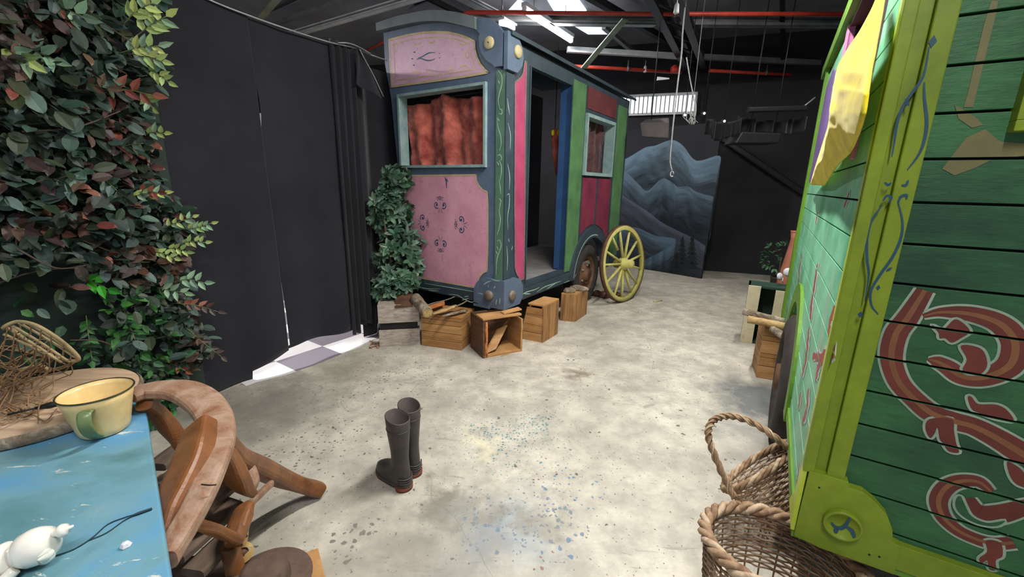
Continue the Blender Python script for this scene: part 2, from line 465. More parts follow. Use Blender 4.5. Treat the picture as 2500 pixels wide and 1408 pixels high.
# long dark ducting truss running away from the camera: two chords and lacing
a, b = at(1600, -60, 3.3), at(1712, 196, 3.3); d = (b-a).normalized()
tr = thing('roof_truss', 'dark box truss running away under the roof between the red pipes', 'truss', (a+b)/2)
s_ = d.cross(Z).normalized()
for k, (off, zz) in enumerate(((-.13, .0), (.13, .0), (0, .3))):
    mb = MB(); c0 = a-d*1+s_*off+Z*zz; mb.box(c0-s_*.045-Z*.045, (b-a)+d*1.6, s_*.09, Z*.09); mb.build('chord', 'duct_black', tr)
mb = MB(); L_ = (b-a).length+2.0; nseg = 12
for k in range(nseg):
    p0 = a-d*1+d*(L_*k/nseg); p1 = a-d*1+d*(L_*(k+.5)/nseg); p2 = a-d*1+d*(L_*(k+1)/nseg)
    for sg in (-1, 1):
        mb.tube([p0+s_*.13*sg, p1+Z*.3], .014, 6); mb.tube([p1+Z*.3, p2+s_*.13*sg], .014, 6)
    mb.tube([p0-s_*.13, p2+s_*.13], .014, 6)
mb.build('lacing', 'duct_black', tr)
mb = MB(); mb.box(a-d*1-s_*.12+Z*.05, (b-a)+d*1.5, s_*.1, Z*.12); mb.build('cable_duct', 'duct_black', tr)
beam('steel_beam', at(1385, 121, 3.3), at(1655, 137, 3.3)-V((0, 0, 0)), .07, .07, 'white_metal', 'pale steel angle bar running right from the lit tube to the truss', 'beam')
beam('steel_beam', at(1716, 139, 3.3), at(2040, 156, 3.3), .07, .07, 'steel_grey', 'grey steel bar between the dark truss and the green wagon', 'beam')
beam('steel_beam', at(1150, 45, 3.45), at(1600, 52, 3.45), .12, .11, 'steel_grey', 'grey channel beam right under the upper red pipe, left of the truss', 'beam', None, True)
beam('steel_beam', at(1640, 52, 3.45), at(2100, 56, 3.45), .12, .11, 'steel_grey', 'grey channel beam under the upper red pipe, right of the truss', 'beam', None, True)
beam('steel_brace', at(1527, 46, 3.32), at(1425, 166, 3.02), .085, .012, 'steel_green', 'pale green flat brace slanting down to the far roof of the rose wagon', 'brace')
beam('steel_brace', at(1474, 66, 3.5), at(1548, 128, 3.45), .06, .05, 'steel_grey', 'thin grey diagonal bar beside the pale green brace', 'brace')
beam('steel_beam', at(700, 88, 3.35), at(1100, -30, 3.4), .10, .05, 'white_metal', 'pale twin-flanged beam coming from the black curtain top to the upper edge, above the wagon', 'beam', None, True)
beam('steel_beam', at(660, 62, 3.5), at(960, -40, 3.5), .05, .05, 'steel_grey', 'thin grey rail behind the pale twin-flanged beam at top left', 'beam')
beam('steel_brace', at(632, 50, 3.4), at(692, -20, 3.5), .08, .012, 'steel_green', 'pale green flat brace above the black curtain at top left', 'brace')
beam('cable_tray', at(1080, -30, 3.5), at(1262, 62, 3.5), .16, .05, 'steel_pale', 'wide pale cable tray passing over the corner of the rose wagon', 'tray', None, True)
beam('steel_beam', at(1015, -20, 3.6), at(1190, 66, 3.6), .05, .06, 'black_metal', 'dark thin bar left of the pale cable tray', 'beam')
beam('steel_beam', at(1420, -20, 3.62), at(1660, 118, 3.6), .08, .08, 'black_metal', 'dark purlin crossing behind the upper pipe towards the truss', 'beam')
beam('steel_beam', at(1910, -20, 3.6), at(1912, 142, 3.3), .05, .05, 'black_metal', 'thin dark post hanging at the right between the beams', 'beam')

def pipe(name, pts, r, label, brackets=(), group=None):
    t = thing(name, label, 'pipe', pts[0])
    mb = MB(); mb.tube(pts, r, 12); mb.build('tube', 'pipe_red', t)
    for (p, h) in brackets:
        m2 = MB(); m2.tube([p+Z*h, p-Z*.01], .008, 6); m2.cyl(p-V((.015, 0, 0)), p+V((.015, 0, 0)), r*1.35); m2.build('hanger', 'steel_grey', t)
    return t
SPH = {}
P1 = [at(1134, 50, 3.3), at(1134, 34, 3.32), at(1142, 30, 3.32), at(1600, 34, 3.3), at(2085, 34, 3.3)]
SPH['upper'] = pipe('sprinkler_pipe', P1, .022, 'long red sprinkler pipe, the upper one, starting above the rose wagon roof', [(at(1226, 31, 3.32), .2), (at(1648, 34, 3.3), .2)])
P0 = [at(880, 130, 3.3), at(948, 97, 3.3)]
pipe('sprinkler_pipe', P0, .014, 'short dim red pipe glimpsed between the black curtain and the rose wagon')
P2 = [at(1375, 160, 3.15), at(1520, 168, 3.15), at(1664, 177, 3.15)]
SPH['lower'] = pipe('sprinkler_pipe', P2, .024, 'orange-red sprinkler pipe low behind the rose wagon roof, left of the truss', [(at(1533, 168, 3.15), .12)])
P3 = [at(1732, 172, 3.15), at(1880, 180, 3.15), at(2010, 188, 3.15)]
pipe('sprinkler_pipe', P3, .024, 'orange-red sprinkler pipe low at the right of the truss', [(at(1871, 178, 3.15), .12)])
p = at(1647, 170, 3.13); mb = MB(); mb.cyl(p-V((.05, 0, 0)), p+V((.07, 0, 0)), .045); mb.cyl(p, p+Z*.06, .03)
tag(mb.build('pipe_valve', 'pipe_red'), 'stubby red pipe valve at the dark truss', 'valve')
for (x, y) in ((1575, 168), (1652, 20)):
    p = at(x, y, 3.17); mb = MB(); mb.lathe([(.004, .12), (.006, .05), (.022, .03), (.028, -.04), (.02, -.05), (0, -.05)], p, seg=14)
    mb.build('sprinkler_head', 'white_metal', SPH['lower' if y > 100 else 'upper'])['label'] = 'small white sprinkler head'

def lamp(x, y, z, yaw, label):
    t = thing('fluorescent_lamp', label, 'lamp', (x, y, z), None)
    A = V((math.sin(yaw), math.cos(yaw), 0)); B = V((math.cos(yaw), -math.sin(yaw), 0)); c = V((x, y, z))
    mb = MB(); mb.cbox(c+Z*.06, A, B, Z, 1.25, .07, .05); mb.build('batten', 'white_metal', t, bevel=.006)
    mb = MB(); mb.tube([c-A*.59, c+A*.59], .030, 12); mb.build('tube', 'lamp_glow', t)
    for s in (-1, 1):
        mb = MB(); mb.cbox(c+A*.605*s+Z*.005, A, B, Z, .03, .05, .06); mb.build('end_cap', 'white_metal', t)
    for s in (-1, 1):
        mb = MB(); mb.tube([c+A*.4*s+Z*.06, c+A*.4*s+Z*(HT-z)], .004, 5); mb.build('suspension_wire', 'steel_grey', t)
labs = ['lit fluorescent tube above the rose wagon doorway', 'lit fluorescent tube over the middle of the floor', 'lit fluorescent tube above the far right floor',
        'unseen fluorescent tube behind the viewer, added to brighten the wagon front and table', 'lit fluorescent tube over the checkered floor beyond the curtain']
for (x, y, z, a), l_ in zip(TUBES, labs): lamp(x, y, z, a, l_)
p = at(1238, 62, 3.2); mb = MB(); mb.cbox(p, Ap, Bp, Z, .22, .08, .05)
t = thing('bulkhead_light', 'small bright box light beside the corner top of the rose wagon', 'lamp', p-Z*.03)
mb.build('diffuser', 'louvre_glow', t); m2 = MB(); m2.cbox(p+Z*.035, Ap, Bp, Z, .26, .1, .02); m2.build('housing', 'white_metal', t)

# clerestory louvre in the back wall
WB = Face(BW0, bd, -bn)
def onwall(x, y, off=.0): return onp(x, y, BW0, bn)-bn*off
def wrect(face, a, b, c, d, off): pass
u0, zt = WB.uz(1490, 247); u1, zt2 = WB.uz(1702, 230); zb = WB.uz(1700, 274)[1]
zt = 2.93; zb = 2.63
fr = MB()
def wp(u, z, off): return WB.pt(u, z, off)
for (ua, ub, za, zb_) in ((u0, u1, zt-.02, zt+.02), (u0, u1, zb-.02, zb+.02), (u0, u0+.03, zb, zt), (u1-.03, u1, zb, zt)):
    fr.box(wp(ua, za, .0), bd*(ub-ua), -bn*.07, Z*(zb_-za))
wn_ = fr.build('window_4', 'white_metal'); struct(wn_)
pn = MB(); pn.box(wp(u0, zb, .01), bd*(u1-u0), -bn*.01, Z*(zt-zb)); o = pn.build('louvre_pane', 'louvre_glow', wn_)
k = 0; lv = MB(); nn = 20
for i in range(nn+1):
    u = u0+(u1-u0)*i/nn; lv.box(wp(u-.008, zb, .02), bd*.016, -bn*.05, Z*(zt-zb)); 
lv.build('louvre_slats', 'steel_grey', wn_)

# mural board and black flats at the far end
MQ = V((3.026, 6.508, 0)); md_ = (V((2.172, 7.377, 0))-MQ).normalized(); mn = V((md_.y, -md_.x, 0))
if mn.dot(-MQ) < 0: mn = -mn
MU = Face(MQ, md_, mn)
paint('mural_ground', (40, 42, 50), (30, 32, 38), 1.5, .5, .8)
mur = thing('mural_panel', 'tall dark painted board of moonlit blue mountains at the back', 'mural', MQ)
mb = MB(); mb.box(MQ-mn*.04, md_*2.0, mn*.035, Z*2.35); mb.build('board', 'mural_ground', mur)
def mural_mat(name, top, bot, z0, z1):
    m = NT(name); sx = m.n('SeparateXYZ'); m.l(m.tc.outputs['Object'], sx.inputs[0])
    mr = m.n('MapRange'); mr.inputs[1].default_value = z0; mr.inputs[2].default_value = z1; m.l(sx.outputs[2], mr.inputs[0])
    f = m.noise(3.2, 6, (1, 1, 2.2), .65, dist=.8)
    v = m.math('ADD', m.math('MULTIPLY', mr.outputs[0], .7), m.math('MULTIPLY', m.math('SUBTRACT', f, .5), 1.3))
    col = m.ramp(v, [(.1, bot), (.9, top)]); m.fin(col, .8)
layers_ = [('mural_ridge', [(1514, 395), (1545, 378), (1575, 360), (1600, 355), (1625, 345), (1645, 342), (1668, 356), (1700, 392), (1757, 380), (1752, 420), (1720, 640), (1500, 640)], (92, 116, 134), (48, 60, 72), 1.0, 2.0),
          ('mural_ridge', [(1514, 425), (1528, 420), (1560, 450), (1580, 466), (1610, 440), (1625, 436), (1645, 448), (1655, 456), (1680, 455), (1700, 468), (1742, 480), (1716, 650), (1500, 650)], (84, 104, 120), (44, 54, 66), .8, 1.7),
          ('mural_ridge', [(1512, 470), (1540, 490), (1580, 515), (1620, 545), (1690, 580), (1722, 600), (1714, 670), (1500, 650)], (80, 86, 102), (44, 50, 60), .3, 1.3),
          ('mural_ridge', [(1510, 562), (1535, 555), (1560, 557), (1600, 575), (1650, 590), (1718, 612), (1712, 676), (1545, 650), (1500, 650)], (82, 104, 124), (40, 48, 58), .1, .85)]
for i, (nm, pts, ct, cb, z0, z1) in enumerate([(a, b, tuple(v*1.0 for v in c), tuple(v*.78 for v in d), e, f) for a, b, c, d, e, f in layers_]):
    top = spl([MU.px(x, y, 0)+mn*(-.004+.0015*i+.002) for x, y in pts if not (y > 600 and x > 1700) and not x == 1500], 5)
    top = [p for p in top if (p-MQ).dot(md_) < 2.0]
    dep = (1.1, .9, .8, .8)[i]; nr_ = 26; mb = MB()
    for k in range(len(top)-1):
        for r in range(nr_):
            f0, f1 = r/nr_, (r+1)/nr_
            q = [V((p.x, p.y, max(.01, p.z-dep*f))) for p, f in ((top[k], f0), (top[k+1], f0), (top[k+1], f1), (top[k], f1))]
            if q[0].z <= .011 and q[1].z <= .011: continue
            st = noise.noise(V((k*.22+r*.10, r*.55-k*.12, i*7)))*.55+noise.noise(V((k*.07, r*.2, i*3)))*.5
            v = max(0, min(1, (1-f0)**2.2*1.0+st*.55))
            mb.add(q, [(0, 1, 2, 3)], True, tuple(cb[c_]*.85+(ct[c_]*1.12-cb[c_]*.85)*v for c_ in range(3)))
    mb.build(nm, 'leaf_paint', mur)
paint('mural_tree', (34, 40, 46)); mb = MB()
for (cx, base, top) in ((1664, 655, 580), (1688, 655, 575), (1650, 660, 615)):
    b_ = MU.px(cx, base, .004); t_ = MU.px(cx+2, top, .004); h = (t_-b_).length
    for k in range(7):
        f = k/7; c_ = b_.lerp(t_, f); w_ = .11*(1-f)+.02
        mb.flat([c_-md_*w_, c_+md_*w_, c_+Z*h*.22])
mb.build('painted_trees', 'mural_tree', mur)
mb = MB(); p = onwall(1752, 660); mb.box(V((3.12, 7.32, 0)), bd*1.85, -bn*.04, Z*3.02)
tag(mb.build('black_flat', 'black_panel'), 'tall plain black board standing at the back, right of the mountain mural', 'panel')
a_, b_ = onp(1757, 335, V((3.2, 7.2, 0)), bn), onp(1960, 470, V((3.2, 7.2, 0)), bn)
mb = MB(); mb.tube([a_, b_], .05, 8, power=4); tag(mb.build('wooden_batten', 'black_metal'), 'long black batten slanting down across the black board', 'batten')

# things hung near the far wall
def hb(x, y, Y=6.0): return aty(x, y, Y)
c_ = hb(1600, 312, 5.6); X = V((1, 0, 0)); Yv = V((0, 1, 0))
paint('grey_box', (92, 86, 86), (70, 66, 66), 3, .5, .8)
t = thing('speaker_box', 'dark grey slanted box hung under the clerestory louvre, left of the rope', 'speaker', c_-Z*.14)
mb = MB(); a = [hb(1562, 300, 5.45), hb(1575, 291, 5.75), hb(1634, 287, 5.75), hb(1634, 298, 5.45)]
lo = [hb(1566, 334, 5.45), hb(1572, 336, 5.75), hb(1632, 336, 5.75), hb(1632, 338, 5.45)]
mb.box8([lo[0], lo[3], lo[2], lo[1], a[0], a[3], a[2], a[1]]); mb.build('housing', 'grey_box', t, bevel=.015, fixn=True)
mb = MB(); p = hb(1590, 292, 5.6); mb.tube([p, V((p.x, p.y, HT))], .006, 6); mb.build('hanger', 'black_metal', t)
t = thing('hanging_rope', 'pair of white ropes hanging from the roof truss, one with a hook', 'rope', at(1642, 425, 1.6) if False else hb(1642, 425, 5.0))
mb = MB(); p = hb(1668, 60, 5.0); mb.tube(spl([V((p.x, p.y, HT)), p, hb(1664, 130, 5.0), hb(1655, 200, 5.0), hb(1645, 290, 5.0), hb(1638, 360, 5.0), hb(1636, 395, 5.0), hb(1641, 418, 5.0)], 5), .008, 7); mb.build('rope', 'rope_white', t)
mb = MB(); mb.tube(spl([hb(1676, 140, 5.0), hb(1684, 190, 5.0), hb(1694, 240, 5.0), hb(1699, 262, 5.0), hb(1697, 285, 5.0)], 5), .006, 7); mb.build('rope', 'rope_white', t)
mb = MB(); c0 = hb(1641, 420, 5.0); mb.tube([c0+V((math.cos(a)*.018, 0, -.02+math.sin(a)*.03)) for a in [i*.5 for i in range(12)]], .006, 6); mb.build('hook', 'white_metal', t)
random.seed(3)
mb = MB()
p = hb(1690, 268, 5.3); mb.tube([V((p.x, p.y, HT)), p], .003, 5)
for k in range(14):
    x0 = 1672+random.random()*26
    mb.tube(spl([hb(x0, 268+random.random()*8, 5.3), hb(x0+random.uniform(-9, 9), 282+random.random()*10, 5.3), hb(x0+random.uniform(-14, 10), 296+random.random()*8, 5.3)], 4), .004, 5)
tag(mb.build('tangled_wire', 'rope_white'), 'tangle of thin white wires hanging at the end of the louvre', 'wire')
def spot(x, y, Y, label):
    p = hb(x, y, Y); t = thing('spotlight', label, 'lamp', p)
    mb = MB(); mb.lathe([(0, -.02), (.024, -.02), (.024, 0), (.03, .05), (.02, .1), (0, .1)], p, (.3, 1, .1), 14); mb.build('can', 'black_metal', t)
    mb = MB(); mb.lathe([(0, -.022), (.014, -.022), (.016, -.012)], p, (.3, 1, .1), 14); mb.build('lens', 'louvre_glow', t)
    mb = MB(); mb.tube([p+Z*.02, V((p.x, p.y, HT))], .004, 5); mb.build('hanger', 'black_metal', t)
spot(1672, 281, 5.4, 'small spotlight with white lens under the wires by the louvre')
spot(1719, 277, 5.4, 'small spotlight with white lens between the wires and the drapes')
spot(1768, 296, 5.4, 'small spotlight with white triangular glint among the black drapes')
t = thing('lighting_bar', 'dark fluorescent batten hanging above the black drapes near the green wagon', 'lamp', hb(1890, 267, 5.3))
mb = MB(); a, b = hb(1826, 268, 5.3), hb(1966, 264, 5.3); mb.tube([a, b], .03, 10, power=4); mb.build('batten', 'black_metal', t)
mb = MB(); mb.tube([hb(1955, 266, 5.3), hb(1990, 238, 5.3)], .009, 6); mb.build('bracket', 'steel_grey', t); mb = MB(); p = hb(1840, 262, 5.3); mb.tube([p, V((p.x, p.y, HT))], .004, 5); mb.build('suspension_wire', 'black_metal', t)
def drape(name, x0, x1, y0, y1, Y, lab, seed):
    random.seed(seed); ph = [random.random()*6 for _ in range(4)]
    a, b = hb(x0, y0, Y), hb(x1, y0, Y); h0 = (hb(x0, y1, Y)-a).z
    def fn(u, v):
        p = a.lerp(b, u); d = .035*math.sin(u*26+ph[0])+.02*math.sin(u*47+ph[1])
        return p+V((0, d, h0*v*(1+.12*math.sin(u*9+ph[2]))-.05*math.sin(u*math.pi)))
    mb = MB(); mb.grid(fn, 60, 8); o = mb.build(name, 'dark_drape', solid=.006); tag(o, lab, 'drape'); return o
drape('black_drape', 1726, 1815, 288, 330, 5.35, 'bunched black drape hanging over the edge of the mural board', 1)
drape('black_drape', 1800, 1975, 283, 318, 5.45, 'long bunched black drape below the dark batten', 2)
t = thing('black_box_light', 'wide flat black box hanging under the drapes against the black board', 'lamp', hb(1850, 347, 5.3))
mb = MB(); lo = [hb(1796, 349, 5.2), hb(1902, 349, 5.2), hb(1908, 325, 5.2), hb(1812, 322, 5.2)]
mb.prism(lo, Yv*.3); mb.build('housing', 'black_metal', t, bevel=.01)
mb = MB(); p = hb(1830, 325, 5.35); mb.tube([p, V((p.x, p.y, HT))], .006, 6); mb.build('hanger', 'black_metal', t); mb = MB(); p = hb(1890, 325, 5.35); mb.tube([p, V((p.x, p.y, HT))], .006, 6); mb.build('hanger', 'black_metal', t)
p = hb(1590, 191, 5.8); mb = MB(); mb.prism([hb(1604, 196, 5.8), hb(1606, 187, 5.8), hb(1634, 190, 5.8), hb(1634, 193, 5.8)], Yv*.02)
tag(mb.build('reflector_strip', 'white_metal'), 'short pale metal strip hanging below the lower red pipe', 'strip')

# ================================================================== ROSE WAGON
paint('slate_paint', (100, 116, 138), (80, 96, 120), 5, .6, .55, fleck=(76, 104, 136))
paint('slate_dark', (58, 74, 84), (44, 58, 68), 5, .6, .6)
paint('cornice_paint', (112, 122, 124), (92, 102, 108), 5, .5, .55)
paint('rose_paint', (228, 168, 188), (206, 142, 166), 4.5, .7, .6, fleck=(150, 106, 124))
paint('mauve_paint', (216, 178, 198), (194, 152, 180), 4.5, .7, .6, fleck=(150, 124, 158))
paint('magenta_paint', (190, 78, 118), (160, 58, 96), 5, .6, .55)
paint('crimson_paint', (138, 52, 76), (104, 38, 58), 5, .6, .6)
paint('brick_paint', (112, 54, 56), (84, 40, 44), 5, .6, .6)
paint('cream_line', (204, 186, 150), (184, 160, 120), 10, .6, .6)
paint('cream_disc', (208, 194, 152), (190, 174, 132), 8, .4, .5)
paint('teal_line', (58, 92, 116), (44, 72, 98), 12, .6, .6)
paint('green_strip', (96, 132, 110), (72, 104, 88), 6, .7, .6)
paint('moss_paint', (96, 140, 90), (66, 104, 66), 5, .7, .6)
paint('vine_white', (176, 204, 186), (140, 176, 156), 14, .6, .6)
paint('blue_jamb', (52, 88, 136), (42, 72, 116), 5, .6, .5)
paint('pale_frame', (158, 182, 182), (128, 156, 158), 12, .5, .5)
paint('old_metal', (150, 138, 124), (112, 102, 92), 30, .6, .5, metal=.3)
paint('tyre_rubber', (62, 56, 54), (44, 40, 39), 14, .6, .85)
paint('rust', (118, 84, 62), (82, 58, 44), 10, .6, .8)
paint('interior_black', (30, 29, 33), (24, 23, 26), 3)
wood('sill_boards', (150, 146, 144), (116, 112, 112), (2, 6, 6), 4)
paint('wheel_yellow', (212, 206, 124), (184, 176, 98), 12, .6, .55, fleck=(120, 112, 60))

wg = thing('rose_wagon', 'tall rose and slate blue painted show wagon with red curtained window and open doorway', 'wagon', CP-Z*CP.z)
def fpoly(face, pts, off, th, px=False):
    """(u,z) or pixel outline on a face -> 3d outline"""
    return [face.px(x, y, off) if px else face.pt(x, y, off) for x, y in pts]
def slab(mb, face, pts, off=0, th=.05, px=False):
    mb.prism(fpoly(face, pts, off, th, px), -face.n*th); return mb
def rectuz(a, b, z0, z1): return [(a, z0), (b, z0), (b, z1), (a, z1)]
arch = [(0, 2.475), (.13, 2.515), (.255, 2.56), (.41, 2.61), (.6, 2.665), (.83, 2.70), (1.1, 2.712), (1.36, 2.709)]
mb = MB()
slab(mb, PF, [(0, .40), (1.25, .40), (1.25, 1.537), (0, 1.537)])
slab(mb, PF, rectuz(0, .19, 1.537, 2.17)); slab(mb, PF, [(1.18, 1.537), (1.25, 1.537), (1.30, 2.17), (1.18, 2.17)])
slab(mb, PF, [(0, 2.17)]+arch+[(1.36, 2.45), (1.30, 2.17)])
mb.build('end_wall', 'slate_paint', wg)
# side wall with doorway, window and wheel arch
mb = MB(); WC = (1.80, .36); ro, ri = .575, .455
slab(mb, PS, rectuz(0, .34, .40, 2.46)); slab(mb, PS, rectuz(.34, 1.11, .40, .53)); slab(mb, PS, rectuz(.34, 1.11, 2.34, 2.46))
za = .40; aa = math.asin((za-WC[1])/ri)
arc = [(WC[0]+ri*math.cos(t), WC[1]+ri*math.sin(t)) for t in [math.pi-aa-(math.pi-2*aa)*i/20 for i in range(21)]]
slab(mb, PS, [(1.11, za)]+arc+[(2.75, za), (2.75, 1.535), (1.11, 1.535)])
slab(mb, PS, rectuz(1.11, 1.47, 1.535, 2.12)); slab(mb, PS, rectuz(2.24, 2.75, 1.535, 2.12)); slab(mb, PS, rectuz(1.11, 2.75, 2.12, 2.46))
mb.build('side_wall', 'slate_dark', wg)
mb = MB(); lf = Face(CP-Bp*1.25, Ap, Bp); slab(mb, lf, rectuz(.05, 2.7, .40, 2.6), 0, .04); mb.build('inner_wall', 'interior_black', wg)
mb = MB(); mb.box(PS.pt(.05, .47, -.05), Ap*2.65, -Bp*1.15, Z*.05); mb.build('floor_boards', 'sill_boards', wg)
mb = MB(); mb.box(PS.pt(.05, .38, -.06), Ap*2.6, -Bp*1.1, Z*.09); mb.build('chassis', 'black_metal', wg)
# barrel roof
pr = [(-.05, 2.47)]+[(u, z+.02) for u, z in arch]
mb = MB(); A0 = [PF.pt(u, z, .0) for u, z in pr]; B0 = [p+Ap*2.85 for p in A0]
n = len(A0)
for i in range(n-1): mb.box8([A0[i], A0[i+1], B0[i+1], B0[i], A0[i]+Z*.03, A0[i+1]+Z*.03, B0[i+1]+Z*.03, B0[i]+Z*.03])
mb.build('roof', 'slate_dark', wg, fixn=True)
# cornice of the end wall
co = [(1.385, 2.775), (1.12, 2.78), (.827, 2.765), (.648, 2.74), (.448, 2.69), (.259, 2.625)]
ci = [(1.385, 2.712), (1.082, 2.705), (.83, 2.69), (.596, 2.652), (.411, 2.595), (.255, 2.54)]
oo = [PF.pt(u, z, .0) for u, z in spl([(a, b, 0) for a, b in co], 4) and [(p.x, p.y) for p in spl([(a, b, 0) for a, b in co], 4)]]
ii = [PF.pt(p.x, p.y, .0) for p in spl([(a, b, 0) for a, b in ci], 4)]
mb = MB()
for k in range(len(oo)-1):
    a, b, c, d = ii[k], ii[k+1], oo[k+1], oo[k]
    mb.box8([a-PF.n*0, b, b+PF.n*.06, a+PF.n*.06, d, c, c+PF.n*.06, d+PF.n*.06])
mb.build('cornice', 'cornice_paint', wg, fixn=True)
# corner bracket at the top with its discs
mb = MB()
br = [(1172, 48), (1190, 47), (1207, 52), (1221, 63), (1234, 80), (1232, 163), (1213, 166), (1210, 160), (1195, 151), (1183, 136), (1177, 118), (1175, 96), (1178, 86), (1171, 78)]
slab(mb, PF, br, .035, .035, True)
brs = [(-.035, 2.49), (.10, 2.49), (.17, 2.42), (.185, 2.36), (.17, 2.30), (.12, 2.25), (.10, 2.235), (-.035, 2.235)]
slab(mb, PS, brs, .035, .035); cbk = mb.build('corner_bracket', 'slate_paint', wg)
def disc(face, u, z, r, off, th, mat, parent, name='disc'):
    mb = MB(); c = face.pt(u, z, off); mb.lathe([(0, th), (r*.9, th), (r, th*.6), (r, 0)], c, face.n, 28, Z); return mb.build(name, mat, parent)
disc(PF, .133, 2.432, .044, .036, .016, 'cream_disc', cbk, 'round_boss'); disc(PS, .095, 2.38, .046, .036, .016, 'cream_disc', cbk, 'round_boss')
for (x, y) in ((1202, 108),):
    mb = MB(); mb.lathe([(0, .004), (.005, .004), (.005, 0)], PF.px(x, y, .052), PF.n, 10); mb.build('screw', 'black_metal', cbk)
# bottom corner block with bosses
mb = MB()
lb = [(0, .36), (.20, .36), (.30, .38), (.30, .50), (.27, .56), (.22, .60), (.17, .615), (.09, .615), (0, .615)]
slab(mb, PF, lb, .03, .03); slab(mb, PS, [(-.03, .36), (.22, .36), (.27, .42), (.27, .52), (.22, .59), (.15, .615), (-.03, .615)], .03, .03)
clb = mb.build('corner_block', 'slate_paint', wg)
mb = MB(); mb.box(PF.pt(.12, .345, .035), -Bp*.18, Ap*.03, Z*.02); mb.build('corner_block', 'slate_paint', wg)
disc(PF, .125, .468, .045, .031, .022, 'old_metal', clb, 'round_boss'); disc(PS, .085, .468, .045, .031, .022, 'old_metal', clb, 'round_boss')
# skirting rails
mb = MB(); slab(mb, PF, rectuz(.30, 1.27, .385, .475), .022, .022); mb.build('skirt_rail', 'slate_dark', wg)
mb = MB(); slab(mb, PS, rectuz(.27, 1.235, .385, .475), .022, .022); mb.build('skirt_rail', 'slate_dark', wg)
# green corner strips with vines
mb = MB(); slab(mb, PF, rectuz(0, .085, .615, 2.24), .012, .012); mb.build('corner_strip', 'green_strip', wg)
mb = MB(); slab(mb, PS, rectuz(-.012, .095, .615, 2.24), .012, .012); mb.build('corner_strip', 'slate_dark', wg)
def vine(face, pts, wd, off, mat, parent, name='painted_vine'):
    mb = MB()
    for pl_ in pts:
        P = spl([face.px(x, y, off) for x, y in pl_], 6); n = len(P)
        mb.ribbon(P, face.n, [wd*(.35+.65*math.sin(math.pi*(i+.6)/n)) for i in range(n)])
    return mb.build(name, mat, parent)
V1 = [[(1218, 172), (1227, 185), (1228, 205), (1222, 228), (1219, 248), (1223, 266)], [(1219, 197), (1222, 205)], [(1222, 266), (1228, 270), (1227, 279), (1220, 277)],
      [(1217, 290), (1218, 310), (1224, 330), (1226, 350), (1222, 368)], [(1216, 288), (1222, 296)], [(1217, 380), (1223, 378), (1227, 386), (1224, 392)],
      [(1221, 392), (1226, 404), (1226, 425), (1221, 445)], [(1216, 395), (1221, 404)], [(1221, 440), (1224, 460), (1225, 474)], [(1221, 484), (1227, 492)],
      [(1224, 500), (1221, 516), (1224, 535), (1221, 556), (1216, 572)], [(1226, 488), (1222, 505)], [(1216, 588), (1222, 586), (1226, 598), (1222, 612), (1216, 630), (1214, 655), (1214, 672)],
      [(1215, 600), (1219, 610)], [(1213, 612), (1217, 620)]]
vine(PF, V1, .009, .0135, 'vine_white', wg)
V2 = [[(1235, 240), (1238, 262), (1241, 280)], [(1237, 300), (1243, 330), (1242, 365)], [(1236, 400), (1241, 430), (1240, 462)], [(1234, 476), (1240, 474), (1240, 500), (1236, 530), (1237, 560)],
      [(1238, 582), (1240, 590)], [(1234, 600), (1236, 630), (1235, 660)], [(1246, 610), (1248, 600)]]
vine(PS, V2, .008, .0135, 'vine_white', wg)
V3 = [[(1020, 697), (1045, 703), (1078, 704)], [(1050, 707), (1075, 709)], [(1100, 717), (1120, 719), (1140, 730), (1156, 736), (1165, 730), (1160, 723)], [(1138, 723), (1148, 721)], [(1132, 731), (1148, 727)],
      [(1040, 690), (1100, 700), (1170, 712)]]
vine(PF, V3, .008, .0235, 'vine_white', wg)
vine(PF, [[(1186, 693), (1195, 687), (1205, 684)], [(1205, 680), (1215, 683), (1226, 684)], [(1196, 695), (1199, 699)], [(1214, 697), (1211, 702)], [(1172, 713), (1184, 716)], [(1226, 725), (1225, 740)], [(1218, 728), (1216, 742)]], .009, .0315, 'vine_white', wg)
V4 = [[(1262, 722), (1280, 712), (1300, 706), (1312, 700)], [(1275, 716), (1290, 716)], [(1305, 712), (1325, 699), (1345, 692), (1365, 685)], [(1330, 704), (1352, 690)], [(1372, 690), (1395, 679), (1402, 668)]]
vine(PS, V4, .010, .0235, 'vine_white', wg)
# painted panels on the end wall
def outline(face, pts, wd, off, mat, parent, closed=True, name='painted_border', px=True):
    P = [face.px(x, y, off) if px else face.pt(x, y, off) for x, y in pts]
    if closed: P = P+[P[0]]
    mb = MB()
    for i in range(len(P)-1):
        d = (P[i+1]-P[i]).normalized()*wd*.4; mb.ribbon([P[i]-d*.5, P[i+1]+d*.5], face.n, wd)
    return mb.build(name, mat, parent)
up = [(951, 98), (975, 92), (1000, 86), (1030, 81), (1060, 79), (1095, 80), (1118, 85), (1140, 92), (1159, 102), (1160, 120), (1165, 140), (1173, 157), (1184, 170), (1192, 177), (1130, 188), (1060, 198), (1000, 206), (957, 212)]
mb = MB(); slab(mb, PF, up, .006, .006, True); upn = mb.build('upper_panel', 'mauve_paint', wg)
outline(PF, up, .018, .0072, 'cream_line', upn)
inn = [(962, 109), (1000, 98), (1040, 93), (1078, 91), (1115, 96), (1147, 107), (1150, 130), (1158, 155), (1163, 170), (1120, 176), (1060, 184), (1010, 191), (967, 197)]
outline(PF, inn, .008, .0072, 'cream_line', upn)
def arcpx(cx, cy, rx, ry, a0, a1, n=8): return [(cx+rx*math.cos(R(a0+(a1-a0)*i/n)), cy+ry*math.sin(R(a0+(a1-a0)*i/n))) for i in range(n+1)]
